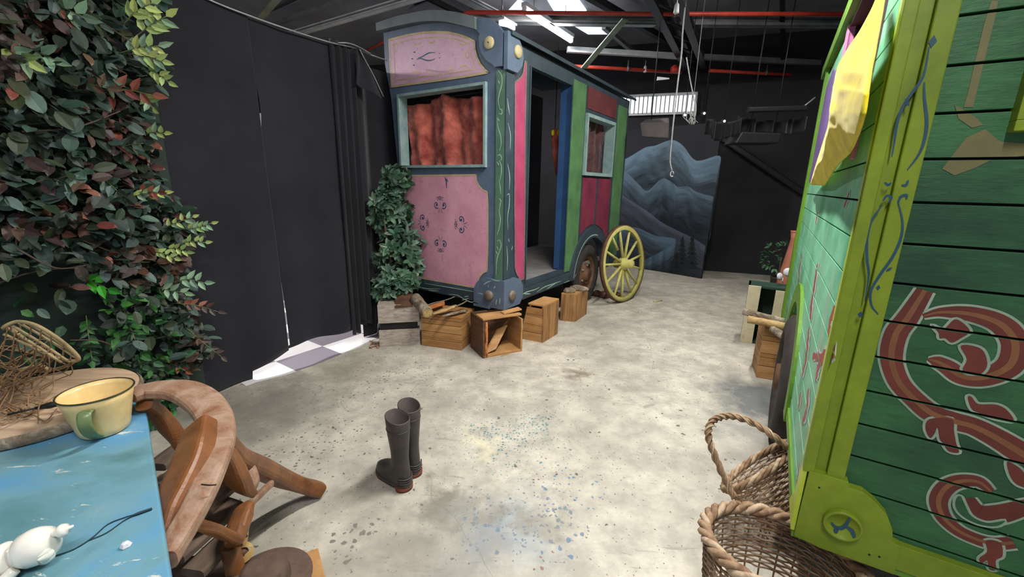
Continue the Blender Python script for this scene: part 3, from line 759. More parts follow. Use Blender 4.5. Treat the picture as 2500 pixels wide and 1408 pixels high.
sc = [arcpx(1020, 100, 10, 9, 10, 170), arcpx(1054, 97, 9, 8, 10, 170), arcpx(1018, 183, 10, 9, 190, 350), arcpx(1050, 180, 9, 8, 190, 350), arcpx(1101, 175, 8, 7, 190, 350), arcpx(1133, 170, 11, 9, 190, 350),
      arcpx(968, 116, 4, 8, 0, 350), arcpx(1142, 134, 4, 8, 0, 350), arcpx(1131, 104, 10, 6, 10, 170)]
vine(PF, sc, .012, .0072, 'cream_line', upn, 'painted_scallop')
vine(PF, [[(1022, 142), (1032, 139), (1042, 133), (1052, 129), (1064, 129)], [(1018, 146), (1028, 143), (1040, 147), (1052, 148), (1064, 144)], [(1011, 128), (1016, 128)], [(1006, 144), (1010, 144)], [(1010, 159), (1014, 160)], [(1074, 130), (1075, 132)], [(1074, 141), (1075, 143)]], .010, .0076, 'teal_line', wg, 'painted_flourish')
lo = [(1163, 427), (1164, 440), (1170, 453), (1180, 464), (1190, 468), (1192, 500), (1192, 600), (1190, 661), (1180, 665), (1172, 675), (1167, 688), (1165, 702)]
lop = [PF.px(x, y, .006) for x, y in lo]+[PF.pt(1.15, .492, .006), PF.pt(1.17, 1.464, .006)]
mb = MB(); mb.prism(lop, -PF.n*.006); lpn = mb.build('lower_panel', 'rose_paint', wg)
P = [p+PF.n*.0012 for p in lop]+[lop[0]+PF.n*.0012]; mb = MB()
for i in range(len(P)-1): mb.ribbon([P[i], P[i+1]], PF.n, .014)
mb.build('painted_border', 'cream_line', lpn)
def spiral(c, r, a0, turns, ex, ey, n=18, shrink=.75):
    return [c+(ex*math.cos(a)+ey*math.sin(a))*(r*(1-shrink*i/n)) for i, a in [(i, a0+turns*2*math.pi*i/n) for i in range(n+1)]]
def fleur(face, x, y, s, rot, mat, parent):
    c = face.px(x, y, .0076); ex = face.u*math.cos(rot)+Z*math.sin(rot); ey = -face.u*math.sin(rot)+Z*math.cos(rot)
    mb = MB()
    for sg in (-1, 1):
        e = ex*sg
        for (cx, cy, r, a0, tn, wd) in ((.55, 0, .42, -2.2, 1.0, .12), (.42, .72, .22, -1.6, -.9, .06)):
            P = spiral(c+e*(s*cx)+ey*(s*cy), r*s, a0, tn, e, ey); mb.ribbon(P, face.n, [wd*s*(1-.4*i/len(P)) for i in range(len(P))])
        q = c+e*s*.5+ey*s*-.02; mb.flat([q+face.n*.0004+(e*math.cos(a)+ey*math.sin(a))*s*.15 for a in [i*1.05 for i in range(6)]][::1])
        P = spl([c+e*s*.1-ey*s*.35, c+e*s*.16-ey*s*.6, c+e*s*.3-ey*s*.85], 4); mb.ribbon(P, face.n, .05*s)
        P = spl([c+e*s*.05+ey*s*.5, c+e*s*.2+ey*s*.85, c+e*s*.05+ey*s*.9], 4); mb.ribbon(P, face.n, .05*s)
    mb.ribbon([c+ey*s*.55, c+ey*s*.95], face.n, .08*s)
    mb.build('painted_fleur', mat, parent)
fleur(PF, 1076, 500, .082, 0, 'teal_line', lpn); fleur(PF, 1034, 543, .082, math.pi/2, 'teal_line', lpn)
fleur(PF, 1127, 548, .082, -math.pi/2, 'teal_line', lpn); fleur(PF, 1077, 595, .082, math.pi, 'teal_line', lpn)
vine(PF, [[(1088, 432), (1091, 445), (1092, 460)], [(1091, 436), (1095, 444)]], .012, .0076, 'teal_line', wg, 'painted_flourish')
# window of the end wall
def frame(face, u0, u1, z0, z1, wd, off0, off1, mat, parent, name='window_frame'):
    mb = MB()
    for (a, b, c, d) in ((u0, u1, z0, z0+wd), (u0, u1, z1-wd, z1), (u0, u0+wd, z0+wd, z1-wd), (u1-wd, u1, z0+wd, z1-wd)):
        slab(mb, face, rectuz(a, b, c, d), off1, off1-off0)
    o = mb.build(name, mat, parent); return o
frame(PF, .178, 1.192, 1.535, 2.175, .022, -.075, .028, 'pale_frame', wg)
# side decorations
mp_ = [(1256, 200), (1262, 196), (1270, 190), (1276, 178), (1280, 150), (1284, 152), (1281, 300), (1280, 500), (1278, 680), (1270, 683), (1262, 672), (1256, 655), (1255, 500)]
mb = MB(); slab(mb, PS, mp_, .006, .006, True); mb.build('door_panel', 'magenta_paint', wg); outline(PS, mp_, .014, .007, 'old_metal', wg)
mb = MB(); slab(mb, PS, rectuz(1.13, 1.42, .5, 2.4), .008, .008); mb.build('green_panel', 'moss_paint', wg)
mb = MB(); slab(mb, PS, rectuz(2.36, 2.68, .5, 2.36), .008, .008); mb.build('green_panel', 'moss_paint', wg)
def arcz(t): # top of the arch moulding at t
    d = abs(t-WC[0]); return WC[1]+math.sqrt(max(0, (ro+.03)**2-d*d))
for (a, b) in ((1.47, 1.84), (1.90, 2.29)):
    ts = [a+(b-a)*i/8 for i in range(9)]
    mb = MB(); slab(mb, PS, [(t, arcz(t)) for t in ts]+[(b, 1.49), (a, 1.49)], .006, .006); mb.build('crimson_panel', 'crimson_paint', wg)
mb = MB(); slab(mb, PS, rectuz(1.47, 2.29, 2.19, 2.40), .006, .006); mb.build('brick_panel', 'brick_paint', wg)
frame(PS, 1.45, 2.26, 1.515, 2.14, .035, -.09, .03, 'pale_frame', wg)
mb = MB()
for i in range(24):
    t0, t1 = [math.pi*.985-math.pi*.97*j/24 for j in (i, i+1)]
    q = [(WC[0]+r*math.cos(t), WC[1]+r*math.sin(t)) for r, t in ((ri, t0), (ro, t0), (ro, t1), (ri, t1))]
    slab(mb, PS, q, .03, .09)
mb.build('wheel_arch', 'slate_dark', wg)
P = [PS.pt(WC[0]+(ri+.03)*math.cos(t), WC[1]+(ri+.03)*math.sin(t), .0315) for t in [math.pi*.97-.06*i for i in range(30)]]
mb = MB(); mb.ribbon(P, PS.n, .012); mb.build('painted_vine', 'vine_white', wg)
mb = MB(); mb.box(PS.pt(1.11, .53, .0), Ap*.045, -Bp*.12, Z*1.82); mb.build('door_jamb', 'blue_jamb', wg)
mb = MB(); slab(mb, PS, rectuz(.335, .35, .53, 2.34), .01, .06); mb.build('door_jamb', 'slate_dark', wg)
# road wheel
def road_wheel(face, t, z, r, wdt, off, parent, mats=('tyre_rubber', 'rust')):
    c = face.pt(t, z, off); ax = face.n; h = wdt
    mb = MB(); mb.lathe([(r*.62, -h), (r*.85, -h), (r*.97, -h*.85), (r, -h*.6), (r, -h*.4), (r*.97, -h*.12), (r*.86, 0), (r*.7, .005), (r*.62, -.02), (r*.62, -h)], c, ax, 48); o = mb.build('tyre', mats[0], parent)
    mb = MB(); mb.lathe([(r*.62, -.02), (r*.56, -.03), (r*.52, -.07), (r*.38, -.05), (r*.22, -.03), (r*.2, .01), (0, .01)], c, ax, 36)
    w_ = mb.build('wheel_rim', mats[1], parent)
    for k in range(5):
        a = k*2*math.pi/5; mb = MB(); q = c+(face.u*math.cos(a)+Z*math.sin(a))*r*.3; mb.lathe([(.014, -.045), (.014, -.02), (0, -.02)], q, ax, 6); mb.build('lug_nut', 'old_metal', w_)
road_wheel(PS, 1.78, .365, .365, .18, .0, wg)
# curtains behind the windows
random.seed(11)
def curtain_sheet(face, u0, u1, z0, z1, off, folds, amp, mat, name, parent=None, label=None, cat=None, swag=.0, solid=.003, nz=40, nu=110, seed=1):
    random.seed(seed); ph = [random.random()*6.28 for _ in range(6)]
    def fn(a, v):
        u = u0+(u1-u0)*a; top = z1-swag*abs(math.sin(a*folds*.5*math.pi+ph[0]))
        zz = top+(z0-top)*v
        d = amp*(math.sin(a*folds*2*math.pi+ph[1]+.6*math.sin(v*2+ph[2]))*(1-.35*v)+.45*math.sin(a*folds*4.3*math.pi+ph[3]+v*1.5))
        d += .030*noise.noise(V((a*5, v*4, ph[4])))+.010*noise.noise(V((a*14+v*6, v*16, ph[5])))+.005*noise.noise(V((a*34, v*40, ph[3])))
        return face.pt(u+.01*math.sin(v*5+a*20), zz, off+d)
    mb = MB(); mb.grid(fn, nu, nz); o = mb.build(name, mat, parent, solid=solid)
    if label: tag(o, label, cat)
    return o
curtain_sheet(PF, .20, 1.17, 1.545, 2.15, -.10, 2.7, .036, 'red_cloth', 'red_curtain', None, 'crumpled brick red curtain behind the end window of the rose wagon', 'curtain', swag=.055)
mb = MB(); mb.tube([PF.pt(.17, 2.135, -.1), PF.pt(1.2, 2.125, -.1)], .006, 6); mb.build('curtain_wire', 'black_metal', wg)
cloth('dim_curtain', (96, 62, 60), (62, 52, 56), 9)
curtain_sheet(PS, 1.48, 2.24, 1.54, 2.13, -.11, 4, .022, 'dim_curtain', 'dark_curtain', None, 'dark reddish curtain behind the side window of the rose wagon', 'curtain')
# red puppet hung inside the doorway, simplified to cloth with yellow eye spots
t = thing('red_cloth', 'red cloth puppet with two yellow eyes hanging inside the doorway of the rose wagon', 'cloth', aty(1362, 430, 4.9))
def dc(x, y): return aty(x, y, 4.75)
mb = MB(); mb.tube(spl([dc(1355, 314), dc(1356, 326), dc(1357, 350), dc(1360, 375), dc(1364, 400), dc(1365, 428)], 5), lerpl([.012, .04, .05, .045, .06, .05, .04], 26), 14, w=lerpl([.01, .03, .03, .03, .04, .04, .03], 26)); mb.build('cloth', 'red_cloth', t)
for x in (1349, 1362):
    mb = MB(); mb.lathe([(0, .028), (.012, .02), (.018, 0), (.012, -.03), (0, -.036)], dc(x, 324)-V((0, .035, 0)), Z, 10); mb.build('puppet_eye', 'yellow_cloth', t)
mb = MB(); mb.tube([dc(1355, 316), dc(1355, 316)+Z*.8], .004, 5); mb.build('cord', 'black_metal', t)

# ================================================================== GREEN WAGON
def plank_paint(name, c, c2, c3):
    m = NT(name)
    f = m.noise(2.2, 5, (1, 1, 2.5), .6); g = m.noise(26, 5, (1, 1, 4), .65); h = m.noise(3.1, 5, None, .7, dist=.8)
    col = m.ramp(f, [(.34, c2), (.60, c)])
    col = m.mix(m.ramp(h, [(.52, (0, 0, 0, 1)), (.72, (.85, .85, .85, 1))]), col, lin(c3))
    col = m.mix(m.math('MULTIPLY', g, .5), col, lin(tuple(v*.5 for v in c2)))
    m.bump(g, .35, .006); return m.fin(col, .5, 0, .3)
plank_paint('green_planks', (60, 112, 70), (36, 72, 50), (46, 84, 58))
m = NT('mint_planks')
f = m.noise(3.5, 5, (1, 1, 1.2), .6); g = m.noise(24, 5, (1, 1, .5), .65); h = m.noise(4.2, 5, (1.6, 1.6, .45), .7, dist=.8); k = m.noise(2.6, 4, (2, 2, .6), .6)
col = m.ramp(f, [(.34, (92, 168, 128)), (.62, (142, 214, 176))])
col = m.mix(m.ramp(h, [(.55, (0, 0, 0, 1)), (.70, (.7, .7, .7, 1))]), col, lin((150, 142, 132)))
col = m.mix(m.ramp(k, [(.58, (0, 0, 0, 1)), (.70, (.6, .6, .6, 1))]), col, lin((176, 178, 168)))
col = m.mix(m.math('MULTIPLY', g, .4), col, lin((70, 110, 90))); m.bump(g, .3, .005); m.fin(col, .5, 0, .3)
paint('lime_paint', (138, 158, 38), (98, 120, 30), 4, .7, .45, fleck=(110, 130, 40), fine=40)
paint('lime_bright', (196, 214, 62), (166, 190, 48), 6, .6, .45, fleck=(178, 178, 150))
paint('lime_green', (112, 158, 44), (84, 128, 38), 5, .6, .5)
paint('groove_dark', (18, 26, 20), (12, 18, 14)); paint('pink_trim', (222, 140, 184), (200, 120, 170), 8, .6, .5)
paint('purple_trim', (122, 96, 158), (100, 78, 136), 7, .6, .6); paint('brown_reveal', (84, 52, 44), (60, 38, 34), 5)
paint('dragon_red', (114, 54, 44), (86, 40, 35), 6, .7, .55); paint('dragon_brown', (138, 92, 58), (112, 74, 50), 8, .7, .55)
paint('dragon_outline', (156, 174, 156), (120, 146, 126), 10, .7, .6); paint('navy_line', (40, 82, 100), (34, 62, 92), 12, .7, .5)
paint('faded_brown', (120, 112, 72), (98, 98, 66), 7, .7, .6); paint('splash_red', (176, 84, 74), (150, 66, 60), 14, .7, .5); paint('splash_light', (196, 206, 206), (170, 186, 184), 14)
gw = thing('green_wagon', 'green plank wagon with lime corner posts and a painted red dragon, close at the right', 'wagon', CG-Z*CG.z)
EAVE = 2.215; LG = 2.70
mb = MB(); slab(mb, GF, rectuz(.01, 1.9, .39, EAVE), -.028, .02); slab(mb, GS, [(.01, .39), (.86, .39), (.86, EAVE), (.01, EAVE)], -.028, .02); mb.build('backing', 'groove_dark', gw)
# end wall planks, with the window hole at the right
GZ = [.378+.0998*k for k in range(0, 20)]
levels = [.477+.1*k for k in range(-1, 18)]
mb = MB()
WU0, WU1, WZ0, WZ1 = .235, .85, 1.548, 2.12
for k in range(len(levels)-1):
    z0, z1 = levels[k]+.003, levels[k+1]-.003
    if z1 > EAVE: z1 = EAVE
    if z1 < z0: continue
    if z0 > WZ0-.02 and z1 < WZ1+.06:
        segs = [(.05, WU0-.0), (WU1, 1.9)]
    else: segs = [(.05, 1.9)]
    for a, b in segs: slab(mb, GF, rectuz(a, b, z0, z1), 0, .028)
mb.build('end_planks', 'green_planks', gw, bevel=.0015)
# side planks with window hole and wheel arch
GW = (1.30, .36); gro, gri = .545, .44
TW0, TW1, SZ0, SZ1 = .40, 1.45, 1.60, 2.19
mb = MB()
for k in range(len(levels)-1):
    z0, z1 = levels[k]+.003, min(levels[k+1]-.003, EAVE)
    if z1 < z0: continue
    zm = (z0+z1)/2
    if SZ0-.02 < zm < SZ1+.02: segs = [(.0, TW0), (TW1, LG)]
    elif zm < GW[1]+gri:
        hw = math.sqrt(max(0, gri**2-(zm-GW[1])**2)); segs = [(0, GW[0]-hw-.02), (GW[0]+hw+.02, LG)]
    else: segs = [(0, LG)]
    for a, b in segs: slab(mb, GS, rectuz(a, b, z0, z1), 0, .028)
mb.build('side_planks', 'mint_planks', gw)
mb = MB()
for a, b in ((.0, .84), (1.76, LG)): slab(mb, GS, rectuz(a, b, .39, .9), -.03, .01)
slab(mb, GS, rectuz(.0, LG, .93, SZ0-.02), -.03, .01); slab(mb, GS, rectuz(.0, TW0, SZ0-.03, EAVE), -.03, .01); slab(mb, GS, rectuz(TW1, LG, SZ0-.03, EAVE), -.03, .01)
mb.build('backing', 'groove_dark', gw)
# roof and underside
mb = MB(); mb.box(GF.pt(-.03, EAVE, .02), Bg*1.95, Ag*(LG+.08), Z*.05)
for k in range(10):
    a0, a1 = [math.pi*j/10 for j in (k, k+1)]
    p, q = [GF.pt(.92-.95*math.cos(a), EAVE+.05+.32*math.sin(a), .02) for a in (a0, a1)]
    mb.box8([p, q, q+Ag*(LG+.08), p+Ag*(LG+.08)]+[v+Z*.03 for v in (p, q, q+Ag*(LG+.08), p+Ag*(LG+.08))])
mb.build('roof', 'lime_green', gw, fixn=True)
mb = MB(); mb.box(GF.pt(.03, .40, -.03), Bg*1.85, Ag*(LG-.06), Z*.06); mb.build('chassis', 'black_metal', gw)
mb = MB(); mb.box(GF.pt(.03, .40, -LG+.05), Bg*1.85, -Ag*.03, Z*1.8); mb.build('far_wall', 'interior_black', gw)
# corner post: outer bead, hollow, inner board, and its return on the side
mb = MB(); slab(mb, GF, rectuz(-.012, .016, .60, EAVE), .024, .03); slab(mb, GF, rectuz(.016, .045, .60, EAVE), .004, .02); slab(mb, GF, rectuz(.045, .086, .60, EAVE), .020, .03)
mb.build('corner_post', 'lime_paint', gw, bevel=.003)
mb = MB(); slab(mb, GS, rectuz(-.02, .022, .62, EAVE), .012, .012); mb.build('post_return', 'lime_bright', gw)
mb = MB(); slab(mb, GS, rectuz(LG-.30, LG, .40, EAVE), .012, .012); slab(mb, GS, rectuz(LG-.27, LG-.24, .40, EAVE), .02, .008); mb.build('corner_post', 'lime_green', gw)
mb = MB(); slab(mb, GS, [(-.02, .39), (.13, .39), (.05, .48), (.022, .62), (-.02, .62)], .010, .01); mb.build('post_return', 'lime_bright', gw)
# corner bracket
bk = [(0, .607), (.086, .612), (.086, .600), (.115, .597), (.145, .585), (.172, .562), (.19, .53), (.197, .495), (.197, .468), (.215, .465), (.213, .39), (.0, .378)]
bkp = [(1974.5, 1137), (2068.7, 1163), (2068.7, 1177), (2103, 1187), (2135, 1213), (2161, 1243), (2174, 1278), (2174, 1308), (2195, 1318), (2190, 1332), (2178, 1385), (2000, 1322), (1937, 1292)]
mb = MB(); slab(mb, GF, bkp, .028, .035, True); gbk = mb.build('corner_bracket', 'lime_paint', gw, bevel=.002)
mb = MB(); c = GF.px(2053, 1262, .028); rr = (GF.px(2003, 1250, .028)-c).length*.95
mb.lathe([(0, .012), (rr*.82, .012), (rr*.84, .016), (rr*.97, .016), (rr, .012), (rr, 0)], c, GF.n, 40); gbs = mb.build('round_boss', 'lime_paint', gbk)
vine(GF, [[(2026, 1252), (2034, 1262), (2048, 1266), (2060, 1258), (2070, 1240)], [(2060, 1262), (2074, 1272), (2082, 1292)], [(2038, 1266), (2036, 1278)]], .011, .0415, 'navy_line', gw, 'painted_emblem')
for (x, y) in ((1998, 1176), (2118, 1336), (2142, 1341)):
    mb = MB(); mb.lathe([(0, .0008), (.0028, .0008), (.0028, 0)], GF.px(x, y, .028), GF.n, 10); mb.build('screw_hole', 'black_metal', gbk)
mb = MB(); slab(mb, GF, rectuz(.205, 1.9, .385, .462), .022, .025); mb.build('bottom_rail', 'lime_paint', gw, bevel=.002)
mb = MB(); slab(mb, GF, rectuz(-.005, 1.9, .366, .386), .018, .03); mb.build('bottom_rail', 'lime_green', gw)
mb = MB(); slab(mb, GS, [(.13, .385), (.84, .385), (.84, .43), (.10, .43)], .008, .01); mb.build('bottom_rail', 'lime_green', gw)
# painted blue ribbons on the post
vine(GF, [[(2262, 120), (2252, 175), (2243, 200), (2225, 225), (2200, 262), (2186, 300), (2178, 350), (2172, 385)], [(2250, 205), (2250, 240), (2256, 300), (2250, 345), (2236, 380), (2210, 415)],
          [(2205, 245), (2213, 262)], [(2155, 445), (2163, 452), (2171, 446)], [(2196, 452), (2206, 452), (2212, 440)], [(2151, 490), (2160, 478), (2171, 482), (2164, 494)], [(2188, 494), (2194, 480), (2207, 476), (2208, 486)],
          [(2150, 500), (2125, 535), (2113, 580), (2113, 630), (2117, 670), (2108, 730)], [(2187, 490), (2198, 540), (2194, 580), (2174, 625), (2146, 665), (2123, 705), (2124, 740), (2140, 762)], [(2160, 658), (2172, 650)]], .0062, .0215, 'navy_line', gw, 'painted_ribbon')
def diamond(face, x, y, a, b, off, mat, parent):
    c = face.px(x, y, off); mb = MB(); mb.flat([c-face.u*a, c+Z*b, c+face.u*a, c-Z*b]); mb.build('painted_diamond', mat, parent)
diamond(GF, 2270, 108, .007, .013, .0216, 'navy_line', gw); diamond(GF, 2097, 763, .006, .009, .0216, 'navy_line', gw); diamond(GF, 2140, 698, .004, .007, .0216, 'navy_line', gw)
# window of the end wall
mb = MB(); fz = WZ0-.018
slab(mb, GF, rectuz(.192+.02, .87, fz, fz+.022), .035, .05); slab(mb, GF, rectuz(.212, .234, fz+.022, 2.14), .035, .05); slab(mb, GF, rectuz(.86, .88, fz, 2.14), .035, .05); slab(mb, GF, rectuz(.212, .88, 2.12, 2.14), .035, .05)
mb.build('window_frame', 'lime_paint', gw, bevel=.002)
# dragons painted on the planks; the paint stops at the grooves
GR = (levels, .0032)
def zp(x, y): return (2000+x/1.858, 650+y/1.858)
def body(pts, wd, off0=0, taper=None):
    P = spl([GF.px(*zp(x, y)) for x, y in pts], 8); n = len(P)
    W = lerpl(wd, n); sc_ = .00052
    return P, [w_*sc_ for w_ in W]
def paint_body(pts, wd, core=True, lift=0):
    P, W = body(pts, wd)
    for mat, add, off, nm in (('dragon_outline', .0055, .0012, 'painted_outline'), ('dragon_red', 0, .0017, 'painted_dragon'), ('dragon_brown', None, .0022, 'painted_highlight')):
        if add is None:
            if not core: continue
            ws = [max(w_*.28, .001) for w_ in W]
        else: ws = [w_+add*2 if add else w_ for w_ in W]
        mb = MB(); mb.ribbon([p+GF.n*(off+lift) for p in P], GF.n, ws); mb.build(nm, mat, gw, grooves=GR)
def paint_shape(pts, lift=0, mat='dragon_red'):
    P = spl([GF.px(*zp(x, y)) for x, y in pts], 4, closed=True); c = sum(P, V((0, 0, 0)))/len(P)
    n = len(P)
    out = []
    for i in range(n):
        t = (P[(i+1) % n]-P[i-1]).normalized(); out.append(P[i]+t.cross(GF.n)*.0055)
    a0 = sum(((P[i]-c).cross(P[(i+1) % n]-c)).dot(GF.n) for i in range(n))
    if a0 < 0: out = [P[i]*2-out[i] for i in range(n)]
    mb = MB(); mb.flat([p+GF.n*(.0013+lift) for p in out]); mb.build('painted_outline', 'dragon_outline', gw, grooves=GR)
    mb = MB(); mb.flat([p+GF.n*(.0018+lift) for p in P]); mb.build('painted_dragon', mat, gw, grooves=GR)
paint_body([(478, 108), (440, 170), (395, 240), (350, 300), (328, 380), (332, 450), (365, 530), (430, 600), (510, 665), (610, 700), (700, 725), (800, 775), (900, 835), (960, 870)], [62, 72, 84, 88, 88, 84, 84, 84, 92, 90, 86, 92, 100, 110])
paint_body([(470, 225), (540, 208), (620, 208), (700, 218), (790, 245), (850, 285), (885, 340), (885, 400), (860, 450), (800, 485), (720, 505), (640, 495), (580, 455), (530, 430), (490, 420)], [20, 40, 60, 70, 78, 84, 86, 88, 90, 88, 84, 78, 70, 56, 10])
paint_shape([(510, 265), (560, 285), (610, 240), (650, 255), (682, 295), (640, 325), (600, 345), (570, 325), (545, 325), (540, 300)], .0006)
paint_shape([(640, 360), (700, 360), (745, 385), (760, 450), (720, 490), (650, 470), (668, 420)], .0006)
paint_shape([(500, 690), (480, 730), (500, 775), (520, 760), (535, 730), (545, 780), (560, 800), (585, 835), (632, 842), (620, 800), (610, 745), (600, 690)], .0008)
paint_shape([(672, 592), (690, 590), (720, 622), (800, 625), (850, 650), (880, 700), (800, 690), (730, 665), (690, 645)], .0004)
paint_shape([(850, 885), (890, 900), (929, 935), (960, 1000), (900, 990), (865, 950)], .0004)
paint_body([(780, 1020), (720, 975), (640, 972), (575, 1000), (540, 1060), (560, 1130), (620, 1190), (700, 1230), (790, 1255), (880, 1250)], [30, 56, 66, 70, 70, 64, 60, 60, 64, 60])
paint_body([(660, 1050), (690, 1100), (740, 1125), (820, 1120), (929, 1090), (970, 1080)], [70, 96, 100, 92, 70, 60], False)
paint_shape([(755, 1240), (760, 1290), (725, 1320), (735, 1345), (760, 1330), (770, 1370), (800, 1372), (800, 1330), (830, 1310), (820, 1250)], .0006)
paint_shape([(620, 1050), (640, 1040), (660, 1080), (690, 1130), (760, 1160), (840, 1150), (800, 1175), (720, 1165), (650, 1130), (618, 1090)], .001, 'green_planks')
# faded brown leaves above
for pts in ([(2420, 2), (2402, 60), (2380, 150), (2362, 230), (2352, 262), (2375, 262), (2390, 200), (2410, 120), (2432, 30), (2436, 2)],
            [(2330, 255), (2380, 285), (2400, 305), (2372, 312), (2340, 290)], [(2405, 315), (2360, 335), (2330, 372), (2300, 412), (2330, 428), (2380, 410), (2420, 390), (2500, 380), (2500, 350), (2440, 345)]):
    mb = MB(); mb.flat([GF.px(x, y, .0012) for x, y in pts]); mb.build('painted_leaf', 'faded_brown', gw, grooves=GR)
# splashes on the side wall
def splash(pts, wd, mat='splash_red', off=.0015):
    P = spl([GS.px(x, y, off) for x, y in pts], 6); n = len(P)
    mb = MB(); mb.ribbon(P, GS.n, [wd*(.5+.5*math.sin(math.pi*(i+.5)/n)+.25*math.sin(i*1.7)) for i in range(n)]); mb.build('painted_splash', mat, gw, grooves=GR)
SPL = [([(2058, 690), (2049, 720), (2045, 745), (2030, 775), (2025, 810), (2028, 830)], .05), ([(2032, 850), (2036, 862), (2010, 870), (2000, 900)], .05), ([(1996, 645), (1990, 690), (1982, 740), (1980, 780)], .07),
       ([(1985, 868), (2000, 872), (2018, 884), (2025, 870)], .04), ([(2002, 880), (1997, 905), (1992, 930)], .05), ([(1976, 800), (1972, 840), (1968, 880), (1958, 920)], .06), ([(1974, 950), (1970, 1000), (1960, 1030)], .05),
       ([(1955, 960), (1950, 1000)], .05), ([(1996, 520), (1993, 545)], .05), ([(2075, 470), (2062, 505)], .03), ([(1954, 1130), (1945, 1180)], .02), ([(1958, 620), (1952, 660), (1950, 700)], .05)]
for pts, w_ in SPL:
    splash([(x+2, y) for x, y in pts], w_*1.25, 'splash_light', .001); splash(pts, w_*.8)
# side window: trim boards, reveal, opening
mb = MB(); slab(mb, GS, [(.335, 1.50), (.385, 1.50), (.385, 2.2), (.335, 2.2)], .008, .03); mb.build('window_trim', 'pink_trim', gw)
mb = MB(); slab(mb, GS, rectuz(TW1, TW1+.06, 1.50, 2.2), .008, .03); mb.build('window_trim', 'pink_trim', gw)
mb = MB(); slab(mb, GS, [(1.60, 1.46), (2.35, 1.46), (2.35, 2.08), (2.0, 2.12), (1.60, 2.0)], .006, .006); mb.build('purple_panel', 'purple_trim', gw)
mb = MB(); slab(mb, GS, rectuz(TW0-.012, TW0, SZ0, SZ1), 0, .12); slab(mb, GS, rectuz(TW1, TW1+.012, SZ0, SZ1), 0, .12); slab(mb, GS, rectuz(TW0, TW1, SZ0-.012, SZ0), 0, .12); slab(mb, GS, rectuz(TW0, TW1, SZ1, SZ1+.012), 0, .12)
mb.build('window_reveal', 'brown_reveal', gw)
# wheel arch
mb = MB()
for i in range(28):
    t0, t1 = [math.pi*1.0-math.pi*1.0*j/28 for j in (i, i+1)]
    q = [(GW[0]+r*math.cos(t), GW[1]+r*math.sin(t)) for r, t in ((gri, t0), (gro, t0), (gro, t1), (gri, t1))]
    slab(mb, GS, q, .014, .06)
mb.build('wheel_arch', 'lime_green', gw)
road_wheel(GS, GW[0]-.03, .37, .37, .18, .04, gw)
# yellow cloth hanging from the side window
yl = [(2152, -8, .02), (2118, 52, .05), (2078, 112, .06), (2050, 160, .06), (2036, 210, .06), (2028, 260, .06), (2024, 300, .06), (2006, 360, .05), (1990, 410, .04), (1979, 449, .03)]
yr = [(2162, -8, .02), (2150, 60, .05), (2138, 120, .08), (2126, 180, .10), (2118, 230, .11), (2110, 280, .11), (2095, 330, .10), (2076, 372, .07), (2045, 405, .05), (2013, 453, .03)]
YL = spl([GS.px(x, y, 0)*1.0 + V((x*0, 0, 0)) for x, y, o_ in yl], 5); YR = spl([GS.px(x, y, 0) for x, y, o_ in yr], 5)
OL = lerpl([o_ for _, _, o_ in yl], len(YL)); OR = lerpl([o_ for _, _, o_ in yr], len(YR))
def camoff(p, off): # move a point off the wall along the wall normal, keeping its place on the cloth outline
    d = (p-CAM); return CAM + d*(1-off/abs(d.dot(GS.n)))
LL = [camoff(p, o_) for p, o_ in zip(YL, OL)]; RR = [camoff(p, o_) for p, o_ in zip(YR, OR)]
def ycl(a, v):
    k = v*(len(LL)-1); i = min(int(k), len(LL)-2); f = k-i
    p = LL[i].lerp(LL[i+1], f); q = RR[i].lerp(RR[i+1], f); r = p.lerp(q, a)
    s = math.sin(a*math.pi)
    d = .012*s+.006*math.sin(a*11+v*3)*s+.010*noise.noise(V((a*4, v*7, 3)))*s+.004*noise.noise(V((a*11, v*15, 8)))*s
    return r+GS.n*d
mb = MB(); mb.grid(ycl, 40, 90); o = mb.build('yellow_cloth', 'yellow_cloth', solid=.004); tag(o, 'long yellow cloth hanging out of the side window of the green wagon', 'cloth')

# ================================================================== LEANING CART WHEEL
wc0 = at(1524, 735, 0)
yaw = R(46); D = V((math.sin(yaw), math.cos(yaw), 0)); N = V((math.cos(yaw), -math.sin(yaw), 0))
lean = R(7); Uw = (Z*math.cos(lean)-N*math.sin(lean)).normalized(); Nw = (N*math.cos(lean)+Z*math.sin(lean)).normalized()
RW = .475; cw = wc0+Uw*RW
t = thing('cart_wheel', 'old yellow wooden spoked cart wheel leaning against the rear of the rose wagon', 'wheel', wc0)
mb = MB(); mb.lathe([(RW-.055, .022), (RW-.004, .024), (RW-.004, -.024), (RW-.055, -.022), (RW-.055, .022)], cw, Nw, 56); mb.build('rim', 'wheel_yellow', t)
mb = MB(); mb.lathe([(RW-.004, .026), (RW+.003, .026), (RW+.003, -.026), (RW-.004, -.026)], cw, Nw, 56); mb.build('iron_tyre', 'rust', t)
mb = MB(); mb.lathe([(0, .13), (.045, .13), (.052, .12), (.055, .05), (.075, .035), (.078, -.03), (.06, -.05), (.05, -.12), (0, -.125)], cw, Nw, 28); mb.build('hub', 'wheel_yellow', t)
random.seed(5)
SP = [8, 36, 66, 96, 122, 150, 178, 206, 236, 262, 290, 318, 345]
for k, a in enumerate(SP):
    a = R(a+random.uniform(-3, 3)); d = D*math.cos(a)+Uw*math.sin(a)
    r1 = RW-.05
    if k == 4: p0, p1 = cw+d*.22, cw+d*r1
    else: p0, p1 = cw+d*.07, cw+d*r1
    mb = MB(); mb.tube([p0, p0.lerp(p1, .5), p1], [.019, .017, .014], 8, up=Nw, w=[.014, .013, .011], power=3); mb.build('spoke', 'wheel_yellow', t)

